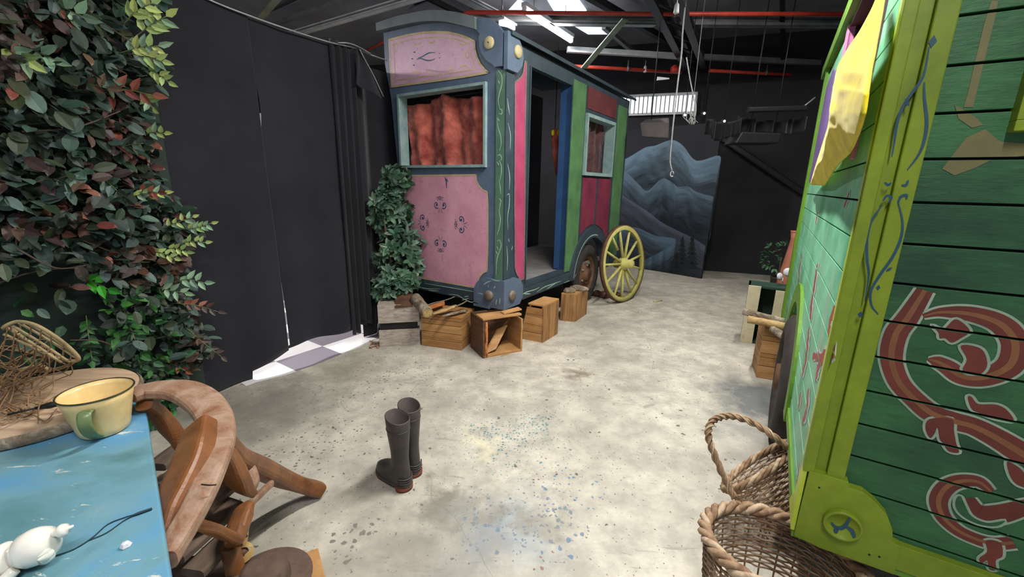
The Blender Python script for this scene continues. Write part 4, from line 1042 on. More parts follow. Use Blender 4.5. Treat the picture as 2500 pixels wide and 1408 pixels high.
# ================================================================== CRATES AND WOOD
wood('crate_wood', (196, 146, 92), (150, 104, 62), (1.2, 1.2, 9), 3, band=(2, .085))
wood('crate_wood_plain', (202, 154, 100), (164, 118, 72), (1.2, 1.2, 8), 3)
wood('crate_wood_up', (190, 142, 90), (130, 90, 56), (9, 9, 1.0), 3, band=(0, .07))
wood('crate_dark', (120, 84, 60), (76, 54, 42), (1.2, 1.2, 9), 3)
paint('whitewash', (196, 184, 174), (140, 124, 114), 9, .8, .8, stretch=(1.5, 1.5, 7), fleck=(120, 104, 94))
paint('cream_slat', (214, 206, 174), (190, 180, 146), 7, .6, .7, fleck=(160, 148, 110)); paint('bottle_green', (44, 74, 58), (32, 56, 44), 5, .6, .6)
wood('torn_wood', (214, 140, 78), (180, 100, 52), (1, 1, 6), 6)
def bark():
    m = NT('bark'); f = m.noise(14, 8, (1, 1, 1), .75, dist=.6); g = m.noise(50, 5)
    col = m.ramp(f, [(.36, (92, 76, 62)), (.5, (140, 126, 108)), (.62, (186, 176, 158))]); col = m.mix(m.math('MULTIPLY', g, .4), col, lin((70, 58, 48)))
    m.bump(f, .8, .012); m.fin(col, .9)
bark()
wood('split_wood', (206, 176, 120), (160, 124, 78), (1.5, 9, 9), 4)
class Fr:
    """a frame on the ground: front-left corner p0, front-right p1"""
    def __init__(s, p0, p1):
        s.p = V(p0); s.x = (V(p1)-s.p); s.w = s.x.length; s.x.normalize(); s.y = V((-s.x.y, s.x.x, 0))
    def P(s, a, b, c): return s.p+s.x*a+s.y*b+Z*c
def bar(mb, f, a, b, c, A_, B_, C_): mb.box(f.P(a, b, c), f.x*A_, f.y*B_, Z*C_)
def planks_box(f, h, d, mats, name, label, skip=(), cat='crate', th=.018, nb=4, lid=True):
    t = thing(name, label, cat, f.P(f.w/2, d/2, 0)); w_ = f.w; hb_ = h/nb
    for i in range(nb):
        for nm, (a, b, A_, B_) in dict(front_board=(0, 0, w_, th), back_board=(0, d-th, w_, th), left_board=(0, th, th, d-2*th), right_board=(w_-th, th, th, d-2*th)).items():
            if (nm, i) in skip: continue
            mb = MB(); bar(mb, f, a, b, i*hb_+.002, A_, B_, hb_-.004); mb.build(nm, mats[(i+len(nm)) % len(mats)], t, bevel=.0015)
    mb = MB(); bar(mb, f, th, th, .005, w_-2*th, d-2*th, th); mb.build('bottom', mats[0], t)
    if lid:
        for i in range(3): mb = MB(); bar(mb, f, 0, d*i/3+.001, h, w_, d/3-.003, th*.8); mb.build('lid_board', mats[0], t, bevel=.0015)
    return t
# whitewashed crate
f = Fr(at(927, 847, 0), at(1026, 840.5, 0)); h = .36; w_ = f.w; d = .24
t = thing('slatted_crate', 'whitewashed slatted crate with an open dark gap, leftmost of the crates by the rose wagon', 'crate', f.P(w_/2, d/2, 0))
mb = MB(); bar(mb, f, .015, .02, .0, w_-.03, d-.04, h-.02); mb.build('dark_inside', 'interior_black', t)
for z0, z1 in ((.0, .15), (.215, h)):
    mb = MB(); bar(mb, f, 0, 0, z0, w_, .018, z1-z0); mb.build('slat', 'whitewash', t, bevel=.002)
    mb = MB(); bar(mb, f, 0, d-.018, z0, w_, .018, z1-z0); mb.build('slat', 'whitewash', t, bevel=.002)
for a in (0, w_*.48):
    mb = MB(); bar(mb, f, a, 0, h, w_*.46, d, .018); mb.build('slat', 'whitewash', t, bevel=.002)
for a in (.0, w_-.02):
    for z0, z1 in ((.0, .12), (.23, h-.02)):
        mb = MB(); bar(mb, f, a, .02, z0, .02, d-.04, z1-z0); mb.build('slat', 'whitewash', t, bevel=.002)
mb = MB(); q = f.P(w_*.42, -.012, h+.02); mb.box(q-f.x*.0-Z*.03, f.x*.15+Z*.008, f.y*.2+Z*.075, Z*.018-f.y*.004)
tag(mb.build('loose_board', 'crate_dark', bevel=.002), 'short brown board lying on top of the whitewashed crate', 'board')
# brown crate
f2 = Fr(at(1030, 842.6, 0), at(1127, 856, 0)); H2 = (onp(1122, 773, f2.p, f2.y).z+onp(1026, 767, f2.p, f2.y).z)/2
planks_box(f2, H2-.014, .30, ['crate_wood', 'crate_wood_plain', 'crate_wood', 'crate_dark'][:3], 'wooden_crate', 'closed brown crate with bark on top, between the whitewashed and the open crate')
# open crate on its side
f3 = Fr(at(1179, 875, 0), at(1275, 857, 0)); h3 = onp(1166, 785, f3.p, f3.y).z; w3 = f3.w; d3 = .27
t = thing('open_crate', 'open brown crate lying with its mouth to the front and a loose board inside', 'crate', f3.P(w3/2, d3/2, 0))
for nm, (a, b, c, A_, B_, C_), mt in (('left_board', (0, 0, 0, .018, d3, h3), 'crate_dark'), ('right_board', (w3-.018, 0, .018, .018, d3, h3-.05), 'crate_wood_plain'), ('bottom', (.018, 0, 0, w3-.018, d3, .018), 'crate_wood_plain'),
                                     ('top_board', (0, 0, h3, w3*.96, d3*.55, .016), 'crate_wood_plain'), ('back_board', (.018, d3-.018, .018, w3-.036, .018, h3-.018), 'crate_dark')):
    mb = MB(); bar(mb, f3, a, b, c, A_, B_, C_); mb.build(nm, mt, t, bevel=.002)
mb = MB(); mb.box(f3.P(w3*.55, .03, h3+.016), f3.x*.17+Z*.02, f3.y*.07, Z*.012); mb.build('top_board', 'crate_wood_plain', t, bevel=.002)
mb = MB(); random.seed(2); P = [f3.P(.028+random.uniform(-.004, .006), -.004, .015+k*(h3-.03)/9) for k in range(10)]; mb.tube(P, lerpl([.008, .013, .009, .014, .008], 10), 6); mb.build('torn_edge', 'torn_wood', t)
mb = MB(); mb.box(f3.P(.035, .03, .02), f3.x*.10+Z*.03-f3.y*.0, f3.x*.16+f3.y*.10+Z*.16, f3.y*.014-f3.x*.006)
tag(mb.build('loose_board', 'crate_wood_plain', bevel=.002), 'loose board leaning inside the open crate', 'board')
mb = MB(); mb.box(at(1222, 871, 0), at(1243, 865, 0)-at(1222, 871, 0), V((.005, .012, 0)), Z*.008)
tag(mb.build('wood_splinter', 'split_wood'), 'pale wood splinter on the floor before the open crate', 'splinter')
# standing crate with a slanting top
f4 = Fr(at(1276, 827, 0), at(1324.5, 837, 0)); r4 = at(1361.5, 814.6, 0); f4.y = (r4-at(1324.5, 837, 0)).normalized(); d4 = (r4-at(1324.5, 837, 0)).length
h4 = onp(1330, 755, at(1324.5, 837, 0), V((0, 1, 0))).z; hb_ = onp(1367, 727, r4, V((0, 1, 0))).z
t = thing('slanted_crate', 'tall light brown board crate with a sloping top under the doorway of the rose wagon', 'crate', f4.P(f4.w/2, d4/2, 0))
for i in range(4):
    z0, z1 = h4*i/4, h4*(i+1)/4
    sh = lambda z: max(0, (z-h4*.45))*.22
    mb = MB(); mb.prism([f4.P(sh(z0)*.9-0, 0, z0), f4.P(f4.w, 0, z0), f4.P(f4.w, 0, z1-.003), f4.P(sh(z1)*.9, 0, z1-.003)], f4.y*.02); mb.build('front_board', ['crate_wood_plain', 'crate_wood'][i % 2], t, bevel=.0015)
hk = (h4+hb_)/2
for i in range(3):
    b0, b1 = d4*i/3, d4*(i+1)/3-.003
    mb = MB(); mb.prism([f4.P(f4.w+.001, b0+.0, 0), f4.P(f4.w+.001, b1, 0), f4.P(f4.w+.001, b1, hk), f4.P(f4.w+.001, b0, hk)], -f4.x*.02); mb.build('side_board', 'crate_wood_up', t, bevel=.0015)
mb = MB(); mb.prism([f4.P(-.0, .02, 0), f4.P(0, d4, 0), f4.P(.05, d4, hk*.98), f4.P(.05, .02, hk*.98)], f4.x*.018); mb.build('side_board', 'crate_wood_plain', t)
mb = MB(); mb.prism([f4.P(.0, d4-.02, 0), f4.P(f4.w-.02, d4-.02, 0), f4.P(f4.w-.02, d4-.02, hk), f4.P(.05, d4-.02, hk)], f4.y*.02); mb.build('back_board', 'crate_wood_plain', t)
for i in range(2):
    mb = MB(); mb.box(f4.P(.045, d4*i/2, hk+.0), f4.x*(f4.w-.045), f4.y*(d4/2-.004), Z*.016); mb.build('lid_board', 'crate_wood_plain', t, bevel=.002)
# far small crate by the tyre
f5 = Fr(at(1367, 782, 0), at(1404, 785.5, 0)); r5 = at(1432, 766.5, 0); q5 = at(1404, 785.5, 0); f5.y = (r5-q5).normalized(); d5 = (r5-q5).length; h5 = onp(1405, 721, q5, V((0, 1, 0))).z
t = thing('small_crate', 'small brown crate with stones on it beside the tyre of the rose wagon', 'crate', f5.P(f5.w/2, d5/2, 0))
for nm, (a, b, A_, B_) in dict(front_board=(0, 0, f5.w, .018), back_board=(0, d5-.018, f5.w, .018), left_board=(0, .018, .018, d5-.036), right_board=(f5.w-.018, .018, .018, d5-.036)).items():
    mb = MB(); mb.box(f5.P(a, b, 0), f5.x*A_, f5.y*B_, Z*h5); mb.build(nm, 'crate_wood_up', t, bevel=.002)
mb = MB(); mb.box(f5.P(0, 0, h5), f5.x*f5.w, f5.y*d5, Z*.014); mb.build('lid', 'crate_wood_plain', t, bevel=.002)
def rock(c, sx, sy, sz, yaw_, mat, name, label, cat, seed=1, amp=.25):
    random.seed(seed); vs = []; nu, nv = 14, 9
    for j in range(nv+1):
        for i in range(nu):
            th = 2*math.pi*i/nu; ph = math.pi*j/nv
            p = V((math.sin(ph)*math.cos(th), math.sin(ph)*math.sin(th), math.cos(ph)))
            k = 1+amp*noise.noise(p*1.7+V((seed*3.1, 0, 0)))
            x, y, z = p.x*sx*k, p.y*sy*k, max(p.z*sz*k, -sz*.55)
            vs.append(V(c)+V((x*math.cos(yaw_)-y*math.sin(yaw_), x*math.sin(yaw_)+y*math.cos(yaw_), z+sz*.55)))
    fs = [(j*nu+i, j*nu+(i+1) % nu, (j+1)*nu+(i+1) % nu, (j+1)*nu+i) for j in range(nv) for i in range(nu)]
    mb = MB(); mb.add(vs, [tuple(reversed(q)) for q in fs], True); return tag(mb.build(name, mat), label, cat)
rock(f5.P(.06, .07, h5+.014), .075, .05, .032, .3, 'bark', 'stone', 'flat pale stone on the small crate, nearer the doorway', 'stone', 3)
rock(f5.P(f5.w*.7, d5*.55, h5+.014), .11, .045, .036, -.35, 'bark', 'stone', 'long pale stone on the small crate, nearer the tyre', 'stone', 5)
# log, bark and kindling on the crates
def log(a, b, r0, r1, name, label, mat='bark', cap='split_wood', cat='log', seed=1, n=9, seg=14, bend=.0):
    a, b = V(a), V(b); random.seed(seed); t = thing(name, label, cat, (a+b)/2-Z*r0)
    P = [a.lerp(b, i/(n-1))+V((0, 0, bend*math.sin(math.pi*i/(n-1)))) for i in range(n)]
    Rr = [r0+(r1-r0)*i/(n-1)+random.uniform(-.06, .06)*r0 for i in range(n)]
    mb = MB(); mb.tube(P, Rr, seg); mb.build('bark_skin', mat, t)
    ax = (b-a).normalized()
    for q, s_, rr in ((a, -1, Rr[0]), (b, 1, Rr[-1])):
        mb = MB(); mb.lathe([(0, .001), (rr*.86, .001)], q, ax*s_, seg); mb.build('cut_end', cap, t)
    return t
zt = H2+.014
pa, pb = aty(1014, 728, 3.52), aty(1044, 757, 3.30)
pb = V((pb.x, pb.y, zt+.042)); pa = V((pa.x, pa.y, max(pa.z, zt+.05)))
log(pa, pb, .052, .044, 'log', 'short thick bark-covered log lying on the brown crate by the artificial bush', seed=4)
def chunk(pts, w_, h_, name, label, mat='split_wood', cat='wood piece', up=Z, seg=6):
    n = len(pts); P = spl(pts, 4); m_ = len(P)
    mb = MB(); mb.tube(P, lerpl(h_, m_), seg, up=up, w=lerpl(w_, m_), power=3); return tag(mb.build(name, mat), label, cat)
chunk([at(1056, 766, zt+.015), at(1080, 758, zt+.03), at(1114, 746, zt+.05)], [.015, .035, .02], [.008, .014, .01], 'split_firewood', 'long yellowish split piece of firewood on the brown crate')
chunk([at(1078, 772, zt+.010), at(1105, 765, zt+.012), at(1140, 757, zt+.012)], [.01, .024, .014], [.006, .010, .008], 'bark_piece', 'thin grey piece of bark at the front edge of the brown crate', 'bark')
chunk([at(1112, 748, zt+.052), at(1126, 742, zt+.06), at(1140, 734, zt+.075)], [.006, .009, .005], [.004, .005, .003], 'twig', 'thin twig sticking out from the firewood towards the rose wagon', 'bark', 'twig')
mb = MB(); q = at(1046, 757, zt+.03); mb.box(q, at(1086, 744, zt+.03)-q, V((-.02, .10, .0)), Z*.012); tag(mb.build('loose_board', 'torn_wood', bevel=.002), 'thin orange board lying behind the log on the brown crate', 'board')
# green wagon side: slatted green and cream crate, brown crate, firewood
g0 = at(1806, 834, 0); f6 = Fr(g0, g0+V((.87, -.5, 0))*.46); h6 = onp(1828, 696, g0, V((0, 1, 0))).z
sx_ = f6.x; lean6 = V((0.0, 0, 0))
t = thing('green_crate', 'dark green crate with cream slats standing on end beside the green wagon', 'crate', f6.P(.22, .13, 0))
for nm, (a, b, A_, B_) in dict(back_panel=(0, .24, .44, .015), side_panel=(0, .02, .015, .22), side_panel2=(.425, .02, .015, .22)).items():
    mb = MB(); bar(mb, f6, a, b, 0, A_, B_, h6); mb.build(nm.replace('2', ''), 'bottle_green', t)
for z0 in (0, h6-.018):
    mb = MB(); bar(mb, f6, 0, .02, z0, .44, .22, .018); mb.build('end_panel', 'bottle_green', t)
for a, A_, z1 in ((0, .10, h6), (.215, .095, h6-.02), (.325, .115, h6+.03)):
    mb = MB(); bar(mb, f6, a, 0, .0, A_, .016, z1); mb.build('slat', 'cream_slat', t, bevel=.002)
k0, k1 = at(1846, 921, 0), at(1912, 932, 0); f7 = Fr(k0, k1); y7 = (at(1834, 876, 0)-k0); h7 = onp(1861, 797, k0, V((0, 1, 0))).z*.98
f7 = Fr(k0, k0+(k1-k0).normalized()*.30)
planks_box(f7, h7, .26, ['crate_wood', 'crate_wood_plain'], 'wooden_crate', 'brown board crate on the floor beside the rear tyre of the green wagon', nb=4)
zt7 = h7+.02
log(at(1814, 760, zt7+.07), at(1915, 784, zt7+.05), .026, .022, 'firewood_stick', 'upper thin split log lying over the brown crate beside the green wagon', seed=8)
log(at(1826, 779, zt7+.028), at(1922, 797, zt7+.026), .030, .026, 'firewood_stick', 'middle pale split log lying over the brown crate beside the green wagon', seed=9, mat='split_wood')
log(at(1886, 803, zt7+.022)+V((0, .0, 0)), at(1916, 822, zt7+.022), .022, .03, 'firewood_stick', 'short lowest log on the brown crate touching the wagon arch', seed=10)
mb = MB(); c = at(1915, 914, .05); mb.tube([c+V((math.cos(a)*.055, 0, math.sin(a)*.05)) for a in [R(60+15*i) for i in range(15)]], .008, 8)
tag(mb.build('yellow_hoop', 'yellow_cloth'), 'bright yellow plastic hoop before the brown crate at the wagon tyre', 'hoop')
# potted plant and small things behind

# ================================================================== LEAVES
def leaf(mb, b, d, nrm, L, W, col, curl=.15, oval=False):
    d = V(d).normalized(); s = d.cross(nrm)
    if s.length < 1e-5: s = d.orthogonal()
    s.normalize(); n = s.cross(d)
    P = lambda a, w_, h: b+d*(a*L)+s*(w_*W)+n*(h*L)
    if oval:
        vs = [P(0, 0, 0), P(.16, -.34, .05), P(.40, -.5, .04), P(.66, -.46, -.01), P(.87, -.27, -.06), P(1, 0, -curl), P(.87, .27, -.06), P(.66, .46, -.01), P(.40, .5, .04), P(.16, .34, .05), P(.16, 0, 0), P(.40, 0, -.03), P(.66, 0, -.07), P(.87, 0, -.1)]
        mb.add(vs, [(0, 10, 1), (10, 11, 2, 1), (11, 12, 3, 2), (12, 13, 4, 3), (13, 5, 4), (0, 9, 10), (10, 9, 8, 11), (11, 8, 7, 12), (12, 7, 6, 13), (13, 6, 5)], False, col); return
    vs = [P(0, 0, 0), P(.28, -.5, .06), P(.62, -.42, .0), P(1, 0, -curl), P(.62, .42, .0), P(.28, .5, .06), P(.28, 0, -.03), P(.64, 0, -.07)]
    mb.add(vs, [(0, 6, 1), (6, 7, 2, 1), (7, 3, 2), (0, 5, 6), (6, 5, 4, 7), (7, 4, 3)], False, col)
def jit(c, a=14):
    k = random.uniform(1-a/100, 1+a/100); return tuple(max(0, min(255, v*k+random.uniform(-4, 4))) for v in c)
def rv(): 
    v = V((random.gauss(0, 1), random.gauss(0, 1), random.gauss(0, 1))); return v.normalized()

# ------------------------------------------------------------------ leafy wall at the left
random.seed(21)
hb0 = CU.pt(-.8, 0)
hg = thing('leafy_wall', 'tall wall of artificial green and russet leaves at the left, in front of the black curtain', 'artificial hedge', V((hb0.x, hb0.y, 0)))
paint('hedge_board', (48, 62, 56), (36, 48, 44), 3, .6, .8)
mb = MB(); mb.box(CU.pt(-.30, .0, .0), -Ap*2.4, Bp*.02, Z*2.0); mb.build('backing_board', 'hedge_board', hg)
bpx = [(400, -40), (395, 40), (330, 75), (372, 110), (395, 150), (392, 210), (365, 260), (385, 330), (392, 420), (455, 490), (478, 560), (452, 640), (470, 700), (492, 760), (522, 830), (500, 880), (430, 940)]
BZ = sorted([(CU.px(x, y) if False else (lambda p: ((p-K0).dot(Ap), p.z))(onp(x, y, K0+Bp*.12, Bp))) for x, y in bpx], key=lambda q: q[1])
BZ = [((q[0], q[1]) if isinstance(q, tuple) else q) for q in BZ]
def ulim(z):
    if z <= BZ[0][1]: return BZ[0][0]
    for (a, z0), (b, z1) in zip(BZ, BZ[1:]):
        if z <= z1: return a+(b-a)*(z-z0)/max(1e-6, z1-z0)
    return BZ[-1][0]
DK = [(46, 64, 54), (54, 76, 66), (70, 92, 84), (42, 58, 46), (58, 70, 50), (88, 110, 102), (50, 60, 50)]
BR = [(84, 66, 58), (68, 54, 50), (102, 80, 70), (86, 56, 48), (62, 52, 48)]
RD = [(138, 78, 64), (118, 64, 54), (150, 98, 80)]
GRN = [(44, 94, 50), (34, 74, 44), (60, 118, 52)]
PL = [(170, 190, 118), (150, 178, 110), (186, 200, 120), (140, 172, 140)]
m1, m2, m3 = MB(), MB(), MB()
def hedge_pt(core=False):
    while True:
        z = random.uniform(.02, 2.75); u = -random.random()*1.75-.02
        ul = ulim(z)-.02
        if u > ul: continue
        if z > 2.2 and random.random() < .2: continue
        dpt = .05+.30*random.random()**.8
        dpt *= min(1, .35+(ul-u)*2.0)
        # hollow dark pocket low down
        if .45 < z < 1.0 and u < -.74 and random.random() < .90: continue
        return CU.pt(u, z, dpt), u, z
for k in range(5600):
    p, u, z = hedge_pt(); r = random.random()
    d = (Bp*random.uniform(.1, 1)+Ap*random.uniform(-.7, .9)+Z*random.uniform(-1.1, .35)); nr = (Z*random.uniform(.3, 1)+Bp*random.uniform(.2, 1)+rv()*.55)
    L = random.uniform(.055, .095); W = L*random.uniform(.45, .68)
    gz_ = z < .85 and -1.15 < u < -.45
    brn = noise.noise(V((u*2.2, z*2.2, 4)))+(.25 if z < 1.0 else 0)+(.1 if 1.6 < z < 2.2 else 0)
    if gz_ and r < .55: leaf(m3, p, d, nr, L*.8, W*.8, jit(random.choice(GRN)))
    elif brn > .12 and r < .55 or r < .14: leaf(m2, p, d, nr, L, W, jit(random.choice(BR if random.random() < .86 else RD)), .2, True)
    else: leaf(m1, p, d, nr, L*1.05, W*1.05, jit(random.choice(DK)), .15, True)
m1.build('green_foliage', 'leaf_paint', hg); m2.build('russet_foliage', 'leaf_paint', hg)['label'] = 'russet and brown leaves'; m3.build('bright_foliage', 'leaf_paint', hg)['label'] = 'bright green leaves near the bottom'
paint('twig_brown', (96, 82, 72), (68, 56, 50), 10)
for k in range(46):
    p, u, z = hedge_pt(); q = p+Ap*random.uniform(-.3, .45)+Z*random.uniform(-.35, .2)+Bp*random.uniform(-.05, .12)
    mid = (p+q)/2+Z*random.uniform(-.06, .08)
    if CU.uz and (q-K0).dot(Ap) > ulim(q.z): continue
    mb = MB(); mb.tube(spl([p, mid, q], 5), lerpl([.005, .0025], 11), 5); mb.build('branch', 'twig_brown', hg)
def sprig(base, tip, n, L, cols, parent, sag=0):
    base, tip = V(base), V(tip); P = spl([base, (base+tip)/2+Z*sag, tip], 6); mb = MB(); mb.tube(P, .0022, 5)
    mb.c = [(110, 118, 70)]*len(mb.f)
    ax = (tip-base).normalized(); view = (CAM-tip).normalized(); sd = ax.cross(view).normalized()
    for i in range(n):
        f = .25+.75*i/(n-1); q = P[int(f*(len(P)-1))]; s_ = 1 if i % 2 else -1
        d = ax*random.uniform(.5, 1)+sd*s_*random.uniform(.5, 1.1)+view*random.uniform(-.1, .3) if i < n-1 else ax
        leaf(mb, q, d, view+rv()*.35, L*random.uniform(.8, 1.1), L*.42, jit(random.choice(cols), 9), .1)
    o = mb.build('leafy_sprig', 'leaf_paint', parent)
def hpx(x, y, off=.3): return onp(x, y, K0+Bp*off, Bp)
for (bx, by, tx, ty, n, L, cl) in [(330, 90, 405, 40, 9, .075, PL), (300, 60, 370, 8, 8, .075, PL), (290, 130, 385, 112, 9, .07, PL[1:]), (310, 130, 395, 150, 8, .065, PL), (350, 170, 410, 200, 8, .06, PL),
                                   (-10, 100, 70, 150, 7, .085, PL[1:]), (20, 130, 90, 180, 6, .085, DK[2:]), (60, 120, 130, 145, 5, .08, PL[3:]), (120, 15, 200, 40, 6, .09, PL[3:]), (345, 230, 372, 262, 5, .06, PL),
                                   (350, 330, 400, 326, 6, .055, PL), (440, 560, 515, 545, 9, .05, PL), (430, 600, 500, 592, 8, .05, PL), (400, 610, 455, 615, 7, .05, PL), (360, 610, 425, 630, 8, .05, PL), (390, 560, 470, 530, 8, .045, PL),
                                   (420, 690, 498, 690, 7, .065, PL[3:]), (380, 700, 450, 715, 6, .06, PL[3:]), (190, 680, 262, 705, 5, .08, [(70, 178, 50), (50, 140, 44)]), (255, 215, 370, 232, 5, .08, RD+PL[:1]), (160, 205, 260, 215, 6, .07, BR),
                                   (330, 465, 385, 470, 5, .055, RD), (300, 480, 400, 470, 7, .05, PL[1:]), (420, 740, 530, 760, 9, .055, RD+BR), (455, 800, 540, 870, 8, .055, BR), (400, 880, 452, 905, 6, .05, RD+BR), (210, 770, 225, 880, 12, .05, GRN), (300, 750, 330, 830, 12, .06, GRN),
                                   (90, 560, 150, 570, 6, .085, RD+BR), (0, 540, 60, 560, 6, .09, BR), (60, 470, 110, 500, 4, .11, DK[2:]), (240, 440, 285, 465, 5, .08, DK[2:]), (280, 360, 350, 350, 6, .06, DK[2:])]:
    b_ = hpx(bx, by, .22); t_ = hpx(tx, ty, .34); sprig(b_, t_, n, L, cl, hg, random.uniform(-.01, .02))

# ------------------------------------------------------------------ artificial bush by the rose wagon
random.seed(9)
bc = aty(950, 600, 3.5); bc.z = 0
bush = thing('artificial_bush', 'bushy artificial plant with glossy oval leaves against the left end of the rose wagon', 'bush', bc)
mb = MB(); P = spl([bc+V((-.02, .2, 0)), bc+V((-.02, .2, .4)), bc+V((-.06, .18, .8)), bc+V((-.08, .15, 1.1))], 6); mb.tube(P, lerpl([.018, .012, .008], len(P)), 8); mb.build('stem', 'twig_brown', bush)
BL = [(62, 90, 70), (80, 110, 90), (108, 134, 114), (52, 80, 60), (72, 108, 82)]
def bpt(x, y): return onp(x, y, bc, (CAM-bc).normalized())
lobes = [((930, 520), .26, .24), ((892, 495), .15, .14), ((922, 435), .15, .10), ((962, 600), .27, .24), ((985, 640), .18, .18), ((965, 680), .23, .17), ((950, 700), .18, .12)]
nb = 0; parts = [MB() for _ in range(3)]
for (cx, cy), rx, rz in lobes:
    c = bpt(cx, cy)
    for k in range(int(48*rx/.25)):
        v = rv(); v.z *= .9
        p = c+V((v.x*rx*random.uniform(.6, 1), v.y*rx*.7, v.z*rz*random.uniform(.6, 1)))
        if PF.n.dot(p-CP) < .03: p += PF.n*(.04-PF.n.dot(p-CP))
        if (p-K0).dot(Bp) < .04: p += Bp*(.05-(p-K0).dot(Bp))
        out = (v+Z*.2-_F*.35).normalized()
        for j in range(6):
            a = j*2*math.pi/6+random.random(); e1 = out.orthogonal().normalized(); e2 = out.cross(e1)
            d = (e1*math.cos(a)+e2*math.sin(a))*1.0+out*random.uniform(.4, 1.2)-Z*.1
            leaf(parts[nb % 3], p, d, out+rv()*.2, random.uniform(.065, .095), random.uniform(.034, .044), jit(random.choice(BL)), .15, True)
        nb += 1
mm = MB()
for q in parts: mm.add(q.v, q.f); mm.c[-len(q.c):] = q.c
mm.build('foliage', 'leaf_paint', bush)
mb = MB(); c = bpt(992, 520)+PF.n*.02
for a in (-.5, .1, .7): leaf(mb, c, V((math.sin(a), 0, -math.cos(a))), PF.n, .07, .05, (130, 160, 96))
mb.build('pale_leaf', 'leaf_paint', bush)['label'] = 'pale green leaf'
paint('pot_brown', (92, 84, 74), (70, 62, 54), 8)
# potted plant behind the green crate
pp = V((2.98, 5.0, 0)); pp = at(1893, 712, 0)
pl_ = thing('potted_plant', 'small leafy green plant in a brown pot behind the green and cream crate', 'plant', pp)
mb = MB(); mb.lathe([(0, 0), (.07, 0), (.09, .2), (.095, .2), (.095, .22), (.08, .22), (.078, .19), (0, .19)], pp, Z, 20); mb.build('pot', 'pot_brown', pl_)
mb = MB(); mb.tube([pp+Z*.18, pp+Z*.5], .008, 6); mb.build('stem', 'twig_brown', pl_)
mb = MB(); random.seed(4)
for k in range(34):
    v = rv(); p = pp+Z*.50+V((v.x*.20-.03, v.y*.15, v.z*.20)); 
    for j in range(4):
        d = v+rv()*.9; leaf(mb, p, d, Z+rv()*.5-_F*.5, .07, .036, jit(random.choice([(66, 104, 70), (84, 124, 90), (50, 84, 56)])))
mb.build('foliage', 'leaf_paint', pl_)
paint('terracotta', (196, 128, 104), (170, 104, 84), 6)
q = aty(1930, 640, 4.2); b0_ = V((q.x, 4.2, 0))
t = thing('terracotta_vase', 'tall terracotta coloured vase half hidden behind the far post of the green wagon', 'vase', b0_)
mb = MB(); hh = aty(1919, 566, 4.2).z; mb.lathe([(0, 0), (.06, 0), (.085, hh*.25), (.09, hh*.5), (.05, hh*.8), (.035, hh*.93), (.045, hh), (.03, hh), (.02, hh*.9)], b0_, Z, 24); mb.build('body', 'terracotta', t)
mb = MB(); mb.lathe([(.046, hh), (.05, hh+.008), (.044, hh+.014)], b0_, Z, 20); mb.build('rim', 'terracotta', t)
paint('white_plastic', (232, 232, 236), (210, 210, 216), 5, .5, .4)
# white bow lying on the crate
c = aty(1914, 672, 3.72); zt_ = h6+.04
t = thing('white_ribbon_bow', 'small white bow on top of the green and cream crate', 'bow', V((c.x, c.y, c.z)))
mb = MB(); mb.lathe([(0, .012), (.02, .01), (.034, 0), (.02, -.01), (0, -.012)], c+V((-.035, 0, -.01)), (.2, -1, .3), 14); mb.build('loop', 'white_plastic', t)
mb = MB(); mb.lathe([(0, .012), (.025, .01), (.040, 0), (.025, -.01), (0, -.012)], c+V((.03, 0, .03)), (-.2, -1, .3), 14); mb.build('loop', 'white_plastic', t)
mb = MB(); mb.tube([c+V((-.01, 0, -.02)), c+V((.0, 0, -.07))], .006, 6); mb.build('knot', 'white_plastic', t)

# ================================================================== CURTAIN WALL
def curtain(u0, u1, ztop, bot, name, label, seed, off=0, folds=3, amp=.012, nu=90, nv=50):
    random.seed(seed); ph = [random.random()*6 for _ in range(5)]
    def fn(a, v):
        u = u0+(u1-u0)*a; zt_ = ztop(u); zb_ = bot(a); z = zt_+(zb_-zt_)*v
        d = amp*math.sin(a*folds*6.28+ph[0])*(.4+.6*v)+.012*noise.noise(V((a*3, v*3, ph[1])))
        return CU.pt(u+.008*math.sin(v*4+ph[2]), z, off+d)
    mb = MB(); mb.grid(fn, nu, nv); o = mb.build(name, 'black_cloth', solid=.004); return tag(o, label, 'curtain')
ct = lambda u: 2.43-.025*(u)+.02*math.sin(u*9)
def slit(a): return a
curtain(-.36, .262, ct, lambda a: .003 if a < .56 else .062+(a-.56)*.17, 'black_curtain', 'wide flat black curtain between the leafy wall and the lit slit', 1, 0, 1.5, .010)
# second curtain overlaps the first except at the two openings
def c2fn(a, v):
    z = ct(.5)+(.145+.015*math.sin(a*5)-ct(.5))*v
    gap = 0
    if 1.74 < z < 2.03: gap = .011*math.sin((z-1.74)/.29*math.pi)
    if .16 < z < .92: gap = .017*min(1, (.92-z)/.5)
    u = .245+gap+.022*(gap > 0)+(.86-.245)*a
    return CU.pt(u, z, -.022+.012*math.sin(a*9+1)*(.4+.6*v)+.01*noise.noise(V((a*3, v*3, 5))))
mb = MB(); mb.grid(c2fn, 90, 160); tag(mb.build('black_curtain', 'black_cloth', solid=.004), 'black curtain right of the lit slit, its hem above the checkered floor', 'curtain')
def c3fn(a, v):
    u = .82+.20*a; z = ct(u)+((.10+.06*(a > .5))-ct(u))*v; return CU.pt(u, z, .0+.035*math.sin(a*22)*(.35+.65*v)+.012*math.sin(a*41+v*2))
mb = MB(); mb.grid(c3fn, 90, 40); tag(mb.build('black_curtain', 'black_cloth', solid=.004), 'narrow bunched black curtain with deep vertical folds next to the artificial bush', 'curtain')
